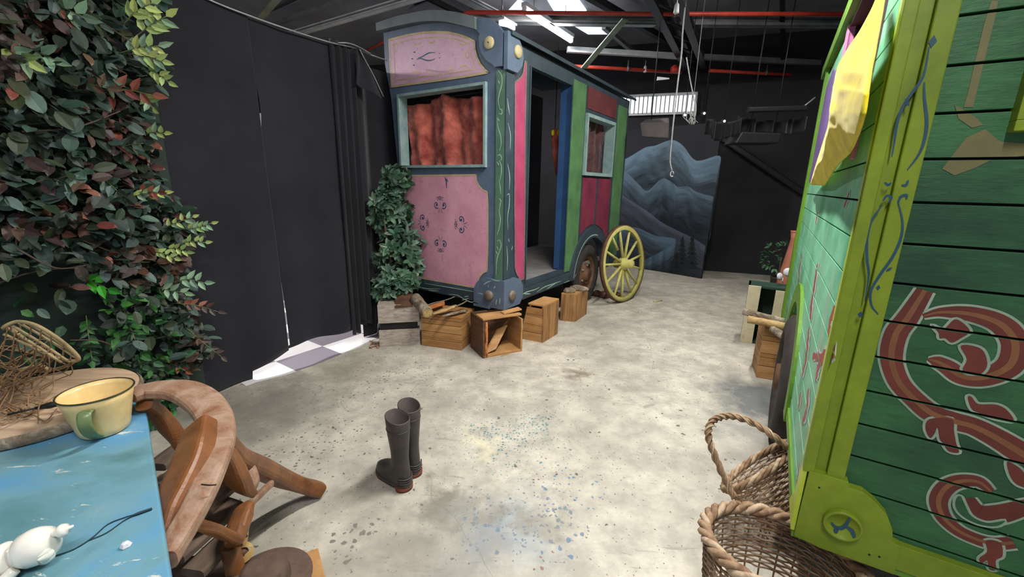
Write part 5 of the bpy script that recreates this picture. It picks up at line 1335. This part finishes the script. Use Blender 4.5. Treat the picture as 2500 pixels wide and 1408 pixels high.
mb = MB(); mb.grid(lambda a, v: CU.pt(.99+2.8*a, ct(1)+(.01-ct(1))*v, -.075-.30*min(1, max(0, (a-.05)/.1))+.012*math.sin(a*40)), 90, 20); tag(mb.build('black_curtain', 'black_cloth', solid=.004), 'black curtain behind the artificial bush, extended unseen beside the rose wagon to block light', 'curtain')  # extended out of view along the wagon to keep light from under it
# curtain continuing behind the leaves
mb = MB(); mb.grid(lambda a, v: CU.pt(-.24-1.9*a, 2.46+(.003-2.46)*v, -.035+.010*math.sin(a*30)), 80, 20); tag(mb.build('black_curtain', 'black_cloth', solid=.004), 'black curtain behind the leafy wall', 'curtain')
# upper black masking above the cable at the far left
# folded-over flap with pale edge
flp = [CU.px(862, 122, .05), CU.px(871, 118, .05), CU.px(925, 240, .07), CU.px(918, 236, .07), CU.px(862, 205, .06)]
mb = MB()
def flap(a, v):
    top = CU.px(858+12*a, 120, .045); bot = CU.px(858+64*a, 208+34*a, .06); p = top.lerp(bot, v); return p+Bp*(.012*math.sin(a*8+v*3))
mb.grid(flap, 14, 20); tag(mb.build('curtain_flap', 'black_cloth', solid=.004), 'folded corner of black cloth hanging from the cable left of the rose wagon', 'cloth')
mb = MB(); mb.tube(spl([CU.px(866, 122, .06), CU.px(876, 145, .065), CU.px(895, 180, .07), CU.px(921, 238, .08)], 5), .004, 6); tag(mb.build('flap_cord', 'steel_pale'), 'thin pale cord along the edge of the folded black cloth', 'cord')
t = thing('curtain_cable', 'thin pale steel cable carrying the black curtains from the left to the rose wagon', 'cable', CU.pt(.5, 2.4))
mb = MB(); mb.tube(spl([CU.px(440, -40, .02), CU.px(500, -2, .02), CU.px(600, 38, .02), CU.px(700, 73, .02), CU.px(800, 104, .02), CU.px(862, 118, .02), CU.px(905, 136, .02), CU.px(941, 148, .02)], 5), .0055, 7); mb.build('cable', 'steel_pale', t)
mb = MB(); mb.tube(spl([CU.px(818, 106, .03), CU.px(840, 108, .05), CU.px(866, 117, .05), CU.px(900, 133, .03)], 5), .005, 6); mb.build('loose_end', 'steel_pale', t)

# ================================================================== BOOTS
paint('boot_rubber', (78, 72, 69), (58, 53, 51), 7, .6, .48, fleck=(88, 84, 80), bump=.08)
paint('boot_sole', (122, 66, 50), (92, 48, 38), 9, .6, .7); paint('boot_lining', (122, 112, 108), (98, 88, 86), 12, .6, .9)
def boot(heel, toe_dir, label, scale=1.0, tilt=0):
    f_ = V(toe_dir).normalized(); sd = V((f_.y, -f_.x, 0)); base = V(heel)+f_*.12*scale
    t = thing('rubber_boot', label, 'boot', base, 'pair of rubber boots')
    def sl(z, back, front, hw, fo=0, n=24, flat=0):
        """slice outline at height z from -back to +front along the foot"""
        pts = []; c = (front-back)/2; a = (front+back)/2
        for k in range(n):
            th = 2*math.pi*k/n; x = math.cos(th); y = math.sin(th)
            ww = hw*(1+.14*x) if z < .06 else hw
            pts.append(V((0, 0, 0))+base+f_*((c+a*x)*scale)+sd*((ww*math.copysign(abs(y)**.85, y)+fo)*scale)+Z*z*scale)
        return pts
    S = [(.024, .072, .178, .047), (.045, .074, .182, .049), (.065, .072, .176, .048), (.082, .070, .150, .046), (.098, .068, .110, .044), (.115, .065, .066, .040), (.135, .061, .044, .038), (.17, .056, .036, .038), (.21, .057, .040, .042), (.26, .060, .046, .047), (.31, .064, .053, .052), (.36, .066, .058, .055), (.395, .067, .061, .057)]
    def loft(S, name, mat, close_bot=False, tilt_top=0):
        mb = MB(); n = 24; vs = []
        for s_ in S: vs += sl(*s_)
        vs = [p+Z*(tilt_top*max(0, (p.z/scale-.3)/.1)*((p-base).dot(f_)/.06)) for p in vs]
        fs = [(i*n+k, i*n+(k+1) % n, (i+1)*n+(k+1) % n, (i+1)*n+k) for i in range(len(S)-1) for k in range(n)]
        mb.add(vs, fs, True)
        if close_bot: mb.f.append(tuple(reversed(range(n)))); mb.smooth.append(False); mb.c.append(None); mb.f.append(tuple(range((len(S)-1)*n, len(S)*n))); mb.smooth.append(False); mb.c.append(None)
        return mb.build(name, mat, t, fixn=close_bot)
    loft(S+[(.398, .066, .060, .056), (.398, .063, .057, .053)], 'upper', 'boot_rubber', False, .012)
    loft([(.398, .063, .057, .053), (.37, .061, .053, .050), (.30, .058, .047, .046), (.15, .05, .04, .036), (.10, .02, .02, .02)], 'lining', 'boot_lining', False, .012)
    loft([(.018, .074, .184, .050), (.030, .076, .186, .052), (.032, .074, .183, .050)], 'welt', 'boot_rubber', True)
    loft([(.0, .072, .002, .045), (.024, .074, .008, .047)], 'heel', 'boot_sole', True)
    loft([(.0, -.04, .176, .044), (.020, -.028, .182, .047)], 'sole', 'boot_sole', True)
    for z in (.05, .062, .074):
        mb = MB(); P = [base+f_*(-.003-.072*math.cos(a))*scale+sd*(.047*math.sin(a))*scale+Z*z*scale for a in [R(-62+i*12.4) for i in range(11)]]
        mb.tube(P, .004*scale, 6); mb.build('heel_rib', 'boot_rubber', t)
    mb = MB(); P = sl(.335, .0655, .0555, .054); mb.tube(P+[P[0]], .0022, 5, caps=False); mb.build('band', 'boot_rubber', t)
h1 = at(1018, 1209, 0); td = (at(932, 1163, 0)-at(980, 1197, 0)); td.z = 0
boot(h1+V((-.006, .0, 0)), td, 'black rubber boot with red-brown sole, the nearer of the pair on the floor', .92)
h2 = at(1032, 1183, 0); boot(h2+V((-.010, .012, 0)), td+V((.02, .04, 0)), 'black rubber boot behind the nearer one, the right one of the pair', .92)

# ================================================================== BLUE TABLE
m = NT('table_blue')
f = m.noise(3.0, 5, None, .6, dist=.5); g = m.noise(9, 6, (1, 2.5, 1), .7); h = m.noise(1.7, 3); sc1 = m.noise(8, 6, (1.0, 3.2, 1), .7, dist=.3)
col = m.ramp(f, [(.30, (66, 108, 112)), (.46, (102, 148, 164)), (.60, (82, 144, 188)), (.75, (150, 176, 178))])
col = m.mix(m.ramp(h, [(.46, (0, 0, 0, 1)), (.60, (.75, .75, .75, 1))]), col, lin((146, 166, 164)))
col = m.mix(m.ramp(sc1, [(.625, (0, 0, 0, 1)), (.65, (.9, .9, .9, 1))]), col, lin((204, 208, 196)))
col = m.mix(m.math('MULTIPLY', g, .3), col, lin((90, 110, 112))); m.bump(g, .12, .003); m.fin(col, .5, 0, .3)
TZ = .75
c0 = at(345, 926, TZ); c1 = at(424, 1440, TZ); e = (c1-c0).normalized(); bk_ = V((-.93, -.36, 0)).normalized()
t = thing('blue_table', 'worn blue painted wooden table in the lower left corner', 'table', V(((c0.x-.6), c0.y-.5, 0)))
top = [c0+e*.03, c0+bk_*.03, c0+bk_*1.0, c0+bk_*.9+e*1.3, c0+e*1.25]
top = [c0+e*.04]+[c0+e*.01+bk_*.01]+[c0+bk_*.04]+[c0+bk_*1.1, c0+bk_*1.1+e*1.2, c0+e*1.2]
mb = MB(); mb.prism([p-Z*.028 for p in top], Z*.028); mb.build('tabletop', 'table_blue', t, bevel=.005)
for a, b in ((.10, .08), (1.08, .08), (.10, .95), (1.08, .95)):
    q = c0+e*a+bk_*b; q.z = 0; mb = MB(); mb.box(q-V((.03, .03, 0)), V((.06, 0, 0)), V((0, .06, 0)), Z*(TZ-.028)); mb.build('leg', 'table_blue', t, bevel=.004)
ap = [(c0+e*.1+bk_*.07, e*.98), (c0+e*.1+bk_*.98, e*.98)]
for q, dv in ap: mb = MB(); mb.box(V((q.x, q.y, TZ-.12)), dv, bk_*.02, Z*.092); mb.build('apron', 'table_blue', t)
def tz(x, y, z=0): return at(x, y, TZ+z)
# paint chips: pale fleck stones on the table
mb = MB(); c = tz(307, 1329, .004); mb.lathe([(0, .006), (.006, .004), (.009, -.002), (.008, -.004), (0, -.004)], c, Z, 6, smooth=False); tag(mb.build('white_chip', 'white_plastic'), 'tiny white chip lying on the blue table right of the white teapot', 'chip')
# round wooden board with bark edge
wood('round_board_wood', (196, 170, 140), (158, 128, 104), (1.2, 7, 7), 4)
c = tz(120, 985, .0)
cen = at(96, 970, TZ+.04); cen.z = TZ; rb = .218
t = thing('round_board', 'large round slice of tan wood with bark edge on the blue table under the net', 'board', cen)
bvec = V((-.93, -.36, 0))
mb = MB(); mb.lathe([(0, .0), (rb*.97, .0), (rb*.98, .030), (rb*.95, .036), (0, .036)], cen, Z, 48); mb.build('disc', 'round_board_wood', t)
mb = MB(); mb.lathe([(rb*.97, .0), (rb*1.01, .006), (rb*1.015, .024), (rb*.985, .033)], cen, Z, 48); mb.build('bark_edge', 'bark', t)
mb = MB(); q = tz(135, 1050); mb.box(q+Z*.001, tz(196, 1040)-q, (tz(150, 1020)-q)*.8, Z*.022); tag(mb.build('wood_block', 'crate_dark', bevel=.002), 'small brown wood block on the table left of the enamel mug', 'block')
# enamel mug
m = NT('cream_enamel'); f = m.noise(10, 5); h = m.noise(24, 6, None, .75); g = m.noise(6, 3)
col = m.ramp(f, [(.35, (206, 178, 118)), (.62, (232, 206, 150))]); col = m.mix(m.ramp(h, [(.66, (0, 0, 0, 1)), (.72, (.8, .8, .8, 1))]), col, lin((150, 120, 70))); m.fin(col, .28, 0, .5)
paint('mug_green', (122, 140, 92), (84, 104, 66), 12, .6, .3, fleck=(46, 60, 38)); paint('enamel_rim', (70, 66, 44), (40, 40, 30), 20, .7, .4)
mc = tz(258, 1050); hm = (lambda: 0)() or .115
mt = at(226, 957, TZ+hm)
t = thing('enamel_mug', 'large chipped cream enamel mug with a green handle on the blue table', 'mug', mc)
mb = MB(); rb0, rt0 = .050, .074
mb.lathe([(0, .004), (rb0*.92, .002), (rb0, .006), (rb0+.004, .02), (rt0*.93, hm*.8), (rt0, hm-.002), (rt0-.002, hm), (rt0-.006, hm*.9), (rb0-.002, .02), (rb0-.01, .008), (0, .008)], mc, Z, 48); mb.build('cup', 'cream_enamel', t)
mb = MB(); mb.tube([mc+V((math.cos(a)*rt0, math.sin(a)*rt0, hm)) for a in [i*2*math.pi/48 for i in range(49)]], .0022, 6, caps=False); mb.build('rim', 'enamel_rim', t)
hd = V((.55, -1, 0)).normalized()
mb = MB(); P = spl([mc+hd*(rb0+.013)+Z*hm*.80, mc+hd*(rb0+.038)+Z*hm*.82, mc+hd*(rb0+.048)+Z*hm*.62, mc+hd*(rb0+.034)+Z*hm*.34, mc+hd*(rb0+.004)+Z*hm*.10], 6)
mb.tube(P, .004, 10, up=hd, w=.014); mb.build('handle', 'mug_green', t)
# flat spreader lying on the board towards the mug
mb = MB(); mb.tube([at(150, 984, TZ+.075), at(118, 990, TZ+.07), at(88, 996, TZ+.066)], [.006, .008, .004], 8); mb.tube([at(90, 995, TZ+.066), at(20, 1012, TZ+.06)], .0025, 6)
tag(mb.build('skewer', 'black_metal'), 'thin dark metal skewer lying over the round board, pointing at the mug', 'skewer')
# wire fish basket with netting
paint('wire_cream', (176, 156, 116), (132, 112, 78), 20, .7, .7); paint('net_cord', (150, 118, 84), (112, 84, 58), 20, .7, .9)
nt = thing('wire_net_basket', 'long wire basket frame wrapped in brown fishing net on the round board', 'net basket', V((cen.x, cen.y, TZ+.036)))
zn = TZ+.036
TOPH = [(-30, 835, .19), (8, 800, .22), (42, 785, .235), (85, 793, .23), (125, 815, .20), (162, 842, .16), (190, 870, .12), (188, 880, .105), (165, 880, .10), (135, 872, .11), (95, 850, .14), (60, 828, .17), (30, 805, .20)]
H1 = spl([at(x, y, zn+z) for x, y, z in TOPH[1:]], 5, True)
mb = MB(); mb.tube(H1+[H1[0]], .005, 7, caps=False); mb.build('hoop', 'wire_cream', nt)
H0 = spl([at(x, y, zn+z) for x, y, z in [(188, 878, .105), (165, 892, .07), (130, 902, .05), (90, 900, .05), (50, 915, .03), (10, 930, .02), (-40, 940, .02)]], 5)
mb = MB(); mb.tube(H0, .0045, 6); mb.build('hoop', 'wire_cream', nt)
mb = MB(); mb.tube(spl([at(0, 935, zn+.02), at(5, 918, zn+.04), at(40, 905, zn+.06), (at(90, 893, zn+.07)), at(112, 898, zn+.06), at(108, 906, zn+.05), at(80, 903, zn+.055)], 5), .005, 7); mb.build('handle_loop', 'wire_cream', nt)
for (a, b) in [((45, 787, .234), (190, 876, .11)), ((30, 795, .225), (170, 884, .10)), ((20, 803, .21), (150, 885, .10)), ((70, 790, .232), (188, 868, .12)), ((8, 815, .20), (128, 874, .11))]:
    p, q = at(a[0], a[1], zn+a[2]), at(b[0], b[1], zn+b[2]); mb = MB(); mb.tube(spl([p, (p+q)/2+Z*.004, q], 5), .0036, 6); mb.build('wire_bar', 'wire_cream', nt)
for k in range(7):
    a0 = H1[int(3+k*3.2)]; a1 = H1[-int(4+k*3.6)]; mb = MB(); mb.tube(spl([a0, (a0+a1)/2-Z*.01, a1], 4), .0018, 5); mb.build('wire_bar', 'wire_cream', nt)
random.seed(31); mb = MB()
for k in range(24):
    x0 = random.uniform(-60, 180); fx = (x0+60)/240
    y0 = 800+85*max(0, (x0-20)/160); zt0 = .22-.13*max(0, (x0-20)/160)
    p = at(x0, y0, zn+zt0); x1 = x0*.62-40+random.uniform(-60, 50); y1 = random.uniform(930, 1035)
    q = at(x1, min(y1, 1040), zn+.012+random.random()*.02); mid = at((x0+x1)/2+random.uniform(-22, 22), (y0+y1)/2, zn+zt0*.42)
    mb.tube(spl([p, (p+mid)/2+V((random.uniform(-.02, .02), 0, -.01)), mid, (q+mid)/2+V((random.uniform(-.025, .025), 0, .0)), q], 5), .0016, 5)
for k in range(34):
    y0 = random.uniform(850, 1035); x0 = random.uniform(-70, 10); x1 = x0+random.uniform(80, 190); zz = max(.012, .12*(1-(y0-850)/190))
    P = [at(x0+(x1-x0)*f, y0+12*math.sin(f*9+k)+random.uniform(-5, 5)-20*f, zn+max(.006, zz*(1-.3*f))) for f in (0, .2, .4, .6, .8, 1)]
    mb.tube(spl(P, 4), .0015, 5)
mb.build('netting', 'net_cord', nt)
# cord on the table
paint('dark_cord', (34, 62, 74), (26, 46, 58), 12)
mb = MB(); mb.tube(spl([tz(130, 1358, .002), tz(180, 1340, .002), tz(225, 1312, .002), tz(262, 1280, .002), tz(300, 1264, .002), tz(330, 1255, .003)], 5), .0011, 5)
mb.tube(spl([tz(218, 1318, .002), tz(260, 1300, .002), tz(300, 1272, .002), tz(330, 1255, .003)], 5), .0010, 5)
mb.tube(spl([tz(318, 1260, .003), tz(340, 1252, .003), tz(371, 1241, .003)], 5), lerpl([.0015, .0032, .0026], 11), 6)
tag(mb.build('looped_cord', 'dark_cord'), 'thin dark looped cord lying across the blue table beside the teapot', 'cord')
# white glazed teapot lying on its side
m = NT('white_glaze'); f = m.noise(8, 4); col = m.ramp(f, [(.4, (214, 210, 200)), (.6, (236, 232, 222))]); m.fin(col, .12, 0, .6); m.b.inputs['Coat Weight'].default_value = .5
tp = thing('white_teapot', 'white glazed porcelain pot lying on its side at the lower left of the blue table', 'teapot', tz(40, 1360))
TS = .72
hc = tz(92, 1332, .037); tipd = (tz(165, 1300, .05)-hc); tipd.normalize()
mb = MB(); mb.lathe([(a_*TS, b_*TS) for a_, b_ in [(0, -.045), (.030, -.04), (.041, -.02), (.043, .0), (.040, .014), (.032, .028), (.018, .036), (0, .038)]], hc, tipd, 36); mb.build('lid', 'white_glaze', tp)
mb = MB(); mb.lathe([(a_*TS, b_*TS) for a_, b_ in [(.007, .034), (.008, .040), (.014, .046), (.016, .054), (.012, .062), (.004, .066), (.003, .074), (0, .075)]], hc+Z*.008, tipd, 24); mb.build('finial', 'white_glaze', tp)
for a, rr, dz in ((-.5, .014, -.012), (-1.1, .013, -.018), (-.2, .012, -.006)):
    mb = MB(); s_ = tipd.cross(Z).normalized(); mb.lathe([(0, -rr), (rr*.8, -rr*.6), (rr, 0), (rr*.8, rr*.6), (0, rr)], hc+tipd*.014+s_*(.016+.003*a)+Z*dz, s_, 18); mb.build('moulded_leaf', 'white_glaze', tp)
bd0 = hc-tipd*.034
mb = MB(); mb.lathe([(0, .0), (.022, .002), (.026, -.004), (.026, -.02), (.029, -.06), (.032, -.12), (.028, -.17), (0, -.175)], bd0+Z*.002, tipd, 36); mb.build('body', 'white_glaze', tp)
mb = MB(); s_ = tipd.cross(Z).normalized(); P = spl([hc-tipd*.02+s_*.024-Z*.012, hc-tipd*.04+s_*.036-Z*.020, hc-tipd*.08+s_*.040-Z*.022, hc-tipd*.13+s_*.038-Z*.022], 6); mb.tube(P, lerpl([.008, .011, .011, .009], len(P)), 14); mb.build('spout', 'white_glaze', tp)

# ================================================================== CURVED WOODEN CHAIR
wood('chair_wood', (146, 94, 54), (98, 60, 36), (1.5, 1.5, 1.5), 5, rough=.4); wood('chair_worn', (172, 146, 126), (132, 88, 62), (3, 3, 3), 6, rough=.6); wood('grey_boards', (128, 108, 94), (92, 76, 66), (7, 1.2, 3), 4, rough=.85)
ch = thing('curved_armchair', 'old curved wooden armchair with a horseshoe back pushed against the blue table', 'chair', at(600, 1330, 0))
def sw(pts, w_, h_, name, mat, up=Z, power=3.5, n=6, seg=12):
    P = spl([at(x, y, z) for x, y, z in pts], n); m_ = len(P); mb = MB(); mb.tube(P, lerpl(h_, m_), seg, up=up, w=lerpl(w_, m_), power=power); return mb.build(name, mat, ch)
sw([(318, 968, .80), (355, 955, .80), (400, 950, .80), (450, 955, .795), (495, 980, .785), (525, 1020, .77), (535, 1065, .76), (525, 1120, .745), (500, 1190, .73), (465, 1260, .715), (420, 1335, .70), (400, 1370, .70)], [.030, .036, .042, .046, .042, .036, .030, .026, .024, .022], [.015, .018, .018, .018, .018, .02], 'back_rail', 'chair_worn')
sw([(488, 1042, .775), (478, 1090, .76), (460, 1150, .735), (430, 1215, .71), (400, 1275, .69), (380, 1330, .67)], [.022, .026, .028, .028, .026], [.038, .046, .05, .05, .046], 'backrest', 'chair_wood', up=V((.9, .4, .8)), power=6)
sw([(352, 985, .775), (385, 1010, .71), (415, 1045, .64), (442, 1078, .58), (470, 1110, .53)], [.020, .022, .022], [.020, .024, .022], 'arm_support', 'chair_wood')
sw([(535, 1045, .74), (552, 1085, .66), (585, 1120, .55), (635, 1142, .40), (690, 1168, .22), (740, 1185, .10), (782, 1195, .032)], [.022, .028, .030, .034, .036, .036, .034], [.022, .026, .030, .034, .034, .032, .030], 'rear_leg', 'chair_wood')
sw([(530, 1095, .70), (550, 1115, .64), (570, 1150, .57), (592, 1185, .50), (618, 1205, .45)], [.020, .026, .030, .028, .014], [.022, .026, .028, .022, .012], 'arm_support', 'chair_wood')
sw([(590, 1130, .50), (606, 1150, .485), (613, 1175, .47), (612, 1200, .45)], [.014, .022, .024, .012], [.018, .024, .022, .012], 'seat_end', 'chair_worn')
sw([(570, 1330, .40), (580, 1290, .42), (596, 1250, .44), (612, 1226, .45)], [.022, .028, .026, .012], [.02, .024, .022, .01], 'seat_end', 'chair_wood')
sw([(462, 1272, .60), (500, 1285, .56), (540, 1300, .50), (580, 1318, .44)], [.016, .017, .018], [.013, .014, .014], 'stretcher', 'chair_wood')
sw([(600, 1240, .38), (628, 1212, .36), (662, 1180, .32)], [.010, .010, .010], [.012, .012, .012], 'stretcher', 'chair_worn')
for i, (pts, w_) in enumerate([([(380, 1140, .46), (440, 1095, .46), (500, 1060, .46)], .035), ([(395, 1190, .45), (470, 1130, .45), (560, 1070, .45)], .04), ([(430, 1290, .43), (520, 1205, .43), (590, 1150, .43)], .052), ([(420, 1360, .40), (500, 1290, .40), (575, 1225, .41)], .040), ([(470, 1400, .36), (540, 1330, .36), (590, 1290, .37)], .035)]):
    P = [at(x, y, z) for x, y, z in pts]; mb = MB(); mb.tube(spl(P, 4), .014, 8, up=Z, w=w_, power=5); mb.build('seat_board', 'grey_boards', ch)
for (x, y, z, x1, y1) in ((560, 1330, .38, 1180, 3000), (398, 1165, .44, 0, 0)):
    p = at(x, y, z); q = V((p.x-.04, p.y+.02, .0)); mb = MB(); mb.tube([p, (p+q)/2+V((.02, 0, 0)), q], [.022, .026, .022], 8, power=3); mb.build('front_leg', 'chair_wood', ch)
# dark cord round the chair
mb = MB(); mb.tube(spl([at(492, 1182, .757), at(510, 1184, .762), at(528, 1183, .757)], 5), .0016, 5); mb.build('thread', 'black_metal', ch)
# low timber pile and things beyond the table, on a low box
bx = at(640, 1400, .26)
t = thing('low_box', 'low weathered box standing under the table edge beside the chair', 'box', V((-.93, .86, 0)))
mb = MB(); mb.box(V((-1.10, .74, 0)), V((.44, -.02, 0)), V((.02, .30, 0)), Z*.24); mb.build('body', 'grey_boards', t, bevel=.006)
mb = MB(); mb.box(V((-1.12, .73, .24)), V((.48, -.02, 0)), V((.02, .33, 0)), Z*.018); mb.build('lid', 'grey_boards', t, bevel=.004)
paint('felt_brown', (104, 84, 74), (82, 66, 58), 18, .6, .95, fleck=(62, 50, 44))
hc_ = at(650, 1432, .272)
t = thing('brown_hat', 'brown felt hat with wide round brim at the bottom edge', 'hat', hc_)
mb = MB(); mb.lathe([(.062, .014), (.09, .006), (.118, .010), (.122, .014), (.118, .018), (.09, .013), (.064, .02)], hc_, Z, 40); mb.build('brim', 'felt_brown', t)
mb = MB(); mb.lathe([(.066, .012), (.065, .04), (.058, .066), (.04, .074), (.015, .066), (0, .064)], hc_, Z, 32); mb.build('crown', 'felt_brown', t)
mb = MB(); q = at(722, 1368, .14); mb.prism([at(720, 1372, .0), at(778, 1352, .0), at(800, 1440, .0), at(730, 1450, .0)], Z*.03); tag(mb.build('board_offcut', 'crate_wood_plain', bevel=.003), 'tan board corner on the floor right of the brown hat', 'board')
paint('husk', (202, 170, 112), (168, 134, 80), 14, .7, .8)
random.seed(6); hk_ = at(600, 1335, .30)
t = thing('dried_husk', 'curled dried corn husks hanging under the chair above the hat', 'husk', hk_-Z*.04)
def hsk(pts, wd, nm='husk_leaf'):
    P = spl([at(x, y, z) for x, y, z in pts], 5); m_ = len(P); view = (CAM-P[0]).normalized(); mb = MB(); mb.ribbon(P, view+rv()*.4, [wd*(.3+.7*math.sin(math.pi*(i+.5)/m_)) for i in range(m_)]); mb.build(nm, 'husk', t, solid=.0012)
hsk([(604, 1288, .36), (596, 1315, .34), (585, 1332, .33), (570, 1340, .32)], .022); hsk([(616, 1332, .32), (600, 1328, .33), (580, 1335, .32), (568, 1342, .31)], .018); hsk([(618, 1335, .32), (610, 1352, .31), (592, 1368, .30), (570, 1374, .29)], .020); hsk([(560, 1350, .30), (562, 1375, .28), (572, 1390, .27)], .022)
mb = MB(); mb.lathe([(0, -.02), (.014, -.014), (.018, 0), (.014, .014), (0, .02)], at(590, 1352, .305), (1, .2, .2), 14); mb.build('seed_head', 'crate_dark', t)

# ================================================================== WICKER BASKETS
wood('wicker', (176, 146, 116), (118, 88, 66), (6, 6, 6), 5, rough=.75, bump=.4)
wood('wicker_pale', (206, 184, 156), (150, 122, 96), (6, 6, 6), 5, rough=.75, bump=.4)
def basket(name, label, c, a_, b_, h, yaw_, ax_tilt, taper, rows, stakes, mats, open_rows=(), flare=0, rim_r=.014, seed=1, cat='basket'):
    """woven oval basket, c = centre of the base"""
    random.seed(seed); c = V(c); up = V(ax_tilt).normalized(); ex = V((math.cos(yaw_), math.sin(yaw_), 0)); ex = (ex-up*ex.dot(up)).normalized(); ey = up.cross(ex)
    t = thing(name, label, cat, c)
    def P(th, f, dr=0):
        k = taper+(1-taper)*f**.8+flare*f*f; return c+ex*((a_*k+dr)*math.cos(th))+ey*((b_*k+dr)*math.sin(th))+up*(h*f)
    for f0, f1, nm in ((0, 1, 'stakes'),):
        mb = MB()
        for i in range(stakes):
            th = 2*math.pi*i/stakes; mb.tube([P(th, 0), P(th, .33), P(th, .66), P(th, 1)], .0032, 5)
        o = mb.build(nm, mats[0], t)
    body = [MB(), MB()]
    for r in range(rows):
        f = (r+.5)/rows
        if any(a <= f <= b for a, b in open_rows): continue
        n = stakes*4; ph = math.pi*(r % 2); jr = random.uniform(-.0012, .0012)
        pts = [P(2*math.pi*k/n, f+random.uniform(-.006, .006), .0045*math.cos(stakes*math.pi*k/n*1.0+ph)+jr) for k in range(n+1)]
        body[0 if random.random() < .55 else 1].tube(pts, random.uniform(.0030, .0044), 5, caps=False)
    body[0].build('weave', mats[0], t); body[1].build('weave', mats[1], t)
    for s_, off in ((0, 0), (1, 2.1), (2, 4.2)):
        n = 150; pts = [P(2*math.pi*k/n, 1)+((P(2*math.pi*k/n, 1)-c-up*h).normalized()*math.cos(k*.42+off)+up*math.sin(k*.42+off))*rim_r*.62 for k in range(n+1)]
        mb = MB(); mb.tube(pts, rim_r*.58, 6, caps=False); mb.build('rim_strand', mats[s_ % 2], t)
    # base
    mb = MB()
    for r in range(7):
        f = (r+.7)/7.2; mb.tube([c+(ex*(a_*taper*f*math.cos(2*math.pi*k/40))+ey*(b_*taper*f*math.sin(2*math.pi*k/40)))+up*.004 for k in range(41)], .005, 5, caps=False)
    for i in range(8):
        th = math.pi*i/8; q = ex*(a_*taper*math.cos(th))+ey*(b_*taper*math.sin(th)); mb.tube([c-q+up*.004, c+q+up*.004], .004, 5)
    nn_ = 32; mb.prism([c+ex*(a_*taper*.97*math.cos(2*math.pi*k/nn_))+ey*(b_*taper*.97*math.sin(2*math.pi*k/nn_))+up*.002 for k in range(nn_)], up*.003)
    mb.build('base', mats[0], t)
    return t, P
# front basket: rim under the corner of the green wagon
rc = at(1905, 1345, .29); bcn = V((rc.x-.0, rc.y, 0))
basket('wicker_basket', 'round wicker basket with thick rim, half under the corner of the green wagon', bcn, .215, .17, .29, R(-28), (0, 0, 1), .86, 26, 26, ('wicker', 'wicker_pale'), open_rows=((.10, .22),), flare=.02, rim_r=.020, seed=3)
# rear basket with tall hoop handle, tilted
t2, P2_ = basket('handled_basket', 'wicker basket with a tall bent hoop handle, behind the round basket beside the green wagon', V((at(1945, 1262, .10).x, at(1945, 1262, .10).y, .11)), .17, .11, .22, R(-8), (-.50, .45, .62), .72, 22, 24, ('wicker', 'wicker_pale'), flare=.05, rim_r=.013, seed=5)
hp = [(1792, 1215, .20), (1768, 1165, .27), (1742, 1105, .36), (1729, 1058, .42), (1740, 1028, .455), (1765, 1017, .47), (1800, 1018, .47), (1850, 1038, .45), (1895, 1070, .42), (1930, 1100, .38), (1950, 1130, .32), (1965, 1165, .24)]
P = spl([at(x, y, z) for x, y, z in hp], 8)
mb = MB(); mb.tube(P, .010, 8); mb.build('handle', 'wicker', t2)
for k in range(3):
    Q = []
    for i in range(len(P)-1):
        for j in range(2):
            q = P[i].lerp(P[i+1], j/2); tg = (P[i+1]-P[i]).normalized(); e1 = (V((0, 1, 0))-tg*tg.y).normalized(); e2 = tg.cross(e1); an = (i+j/2)*.55+k*2.1
            Q.append(q+(e1*math.cos(an)+e2*math.sin(an))*.0115)
    mb = MB(); mb.tube(Q, .0042, 5); mb.build('handle_wrap', 'wicker_pale' if k == 0 else 'wicker', t2)

# floor litter by the curtain
for (x, y, lab) in ((915, 842, 'wood shavings on the floor left of the whitewashed crate'),):
    mb = MB(); random.seed(8)
    for k in range(14):
        p = at(x+random.uniform(-12, 10), y+random.uniform(-8, 8), .004); mb.tube([p, p+V((random.uniform(-.04, .04), random.uniform(-.03, .03), random.uniform(0, .02)))], .003, 4)
    o = tag(mb.build('wood_shavings', 'torn_wood'), lab, 'shavings'); o['kind'] = 'stuff'
p = at(1605, 736, 0)+V((.0, 0, .0)); mb = MB(); P = [p+V((-.06, -.03, .006)), p+V((0, 0, .012)), p+V((.07, .04, .006))]; mb.tube(P, .009, 5, w=.014); tag(mb.build('paper_scrap', 'cream_disc'), 'small pale scrap on the floor right of the yellow cart wheel', 'scrap')
rk = [(1480, 732, .08), (1462, 728, .07), (1512, 728, .05)]
for i, (x, y, s_) in enumerate(rk):
    p = at(x, y, 0)+V((.0, .12, 0)); rock(p, s_, s_*.8, s_*.7, i, 'crate_dark', 'stone', ['dark stone between the tyre and the yellow cart wheel', 'darker stone tucked close to the tyre of the rose wagon', 'small brown stone behind the spokes of the yellow cart wheel'][i], 'stone', 20+i)
for o in bpy.data.objects:
    if '_b' in o: del o['_b']
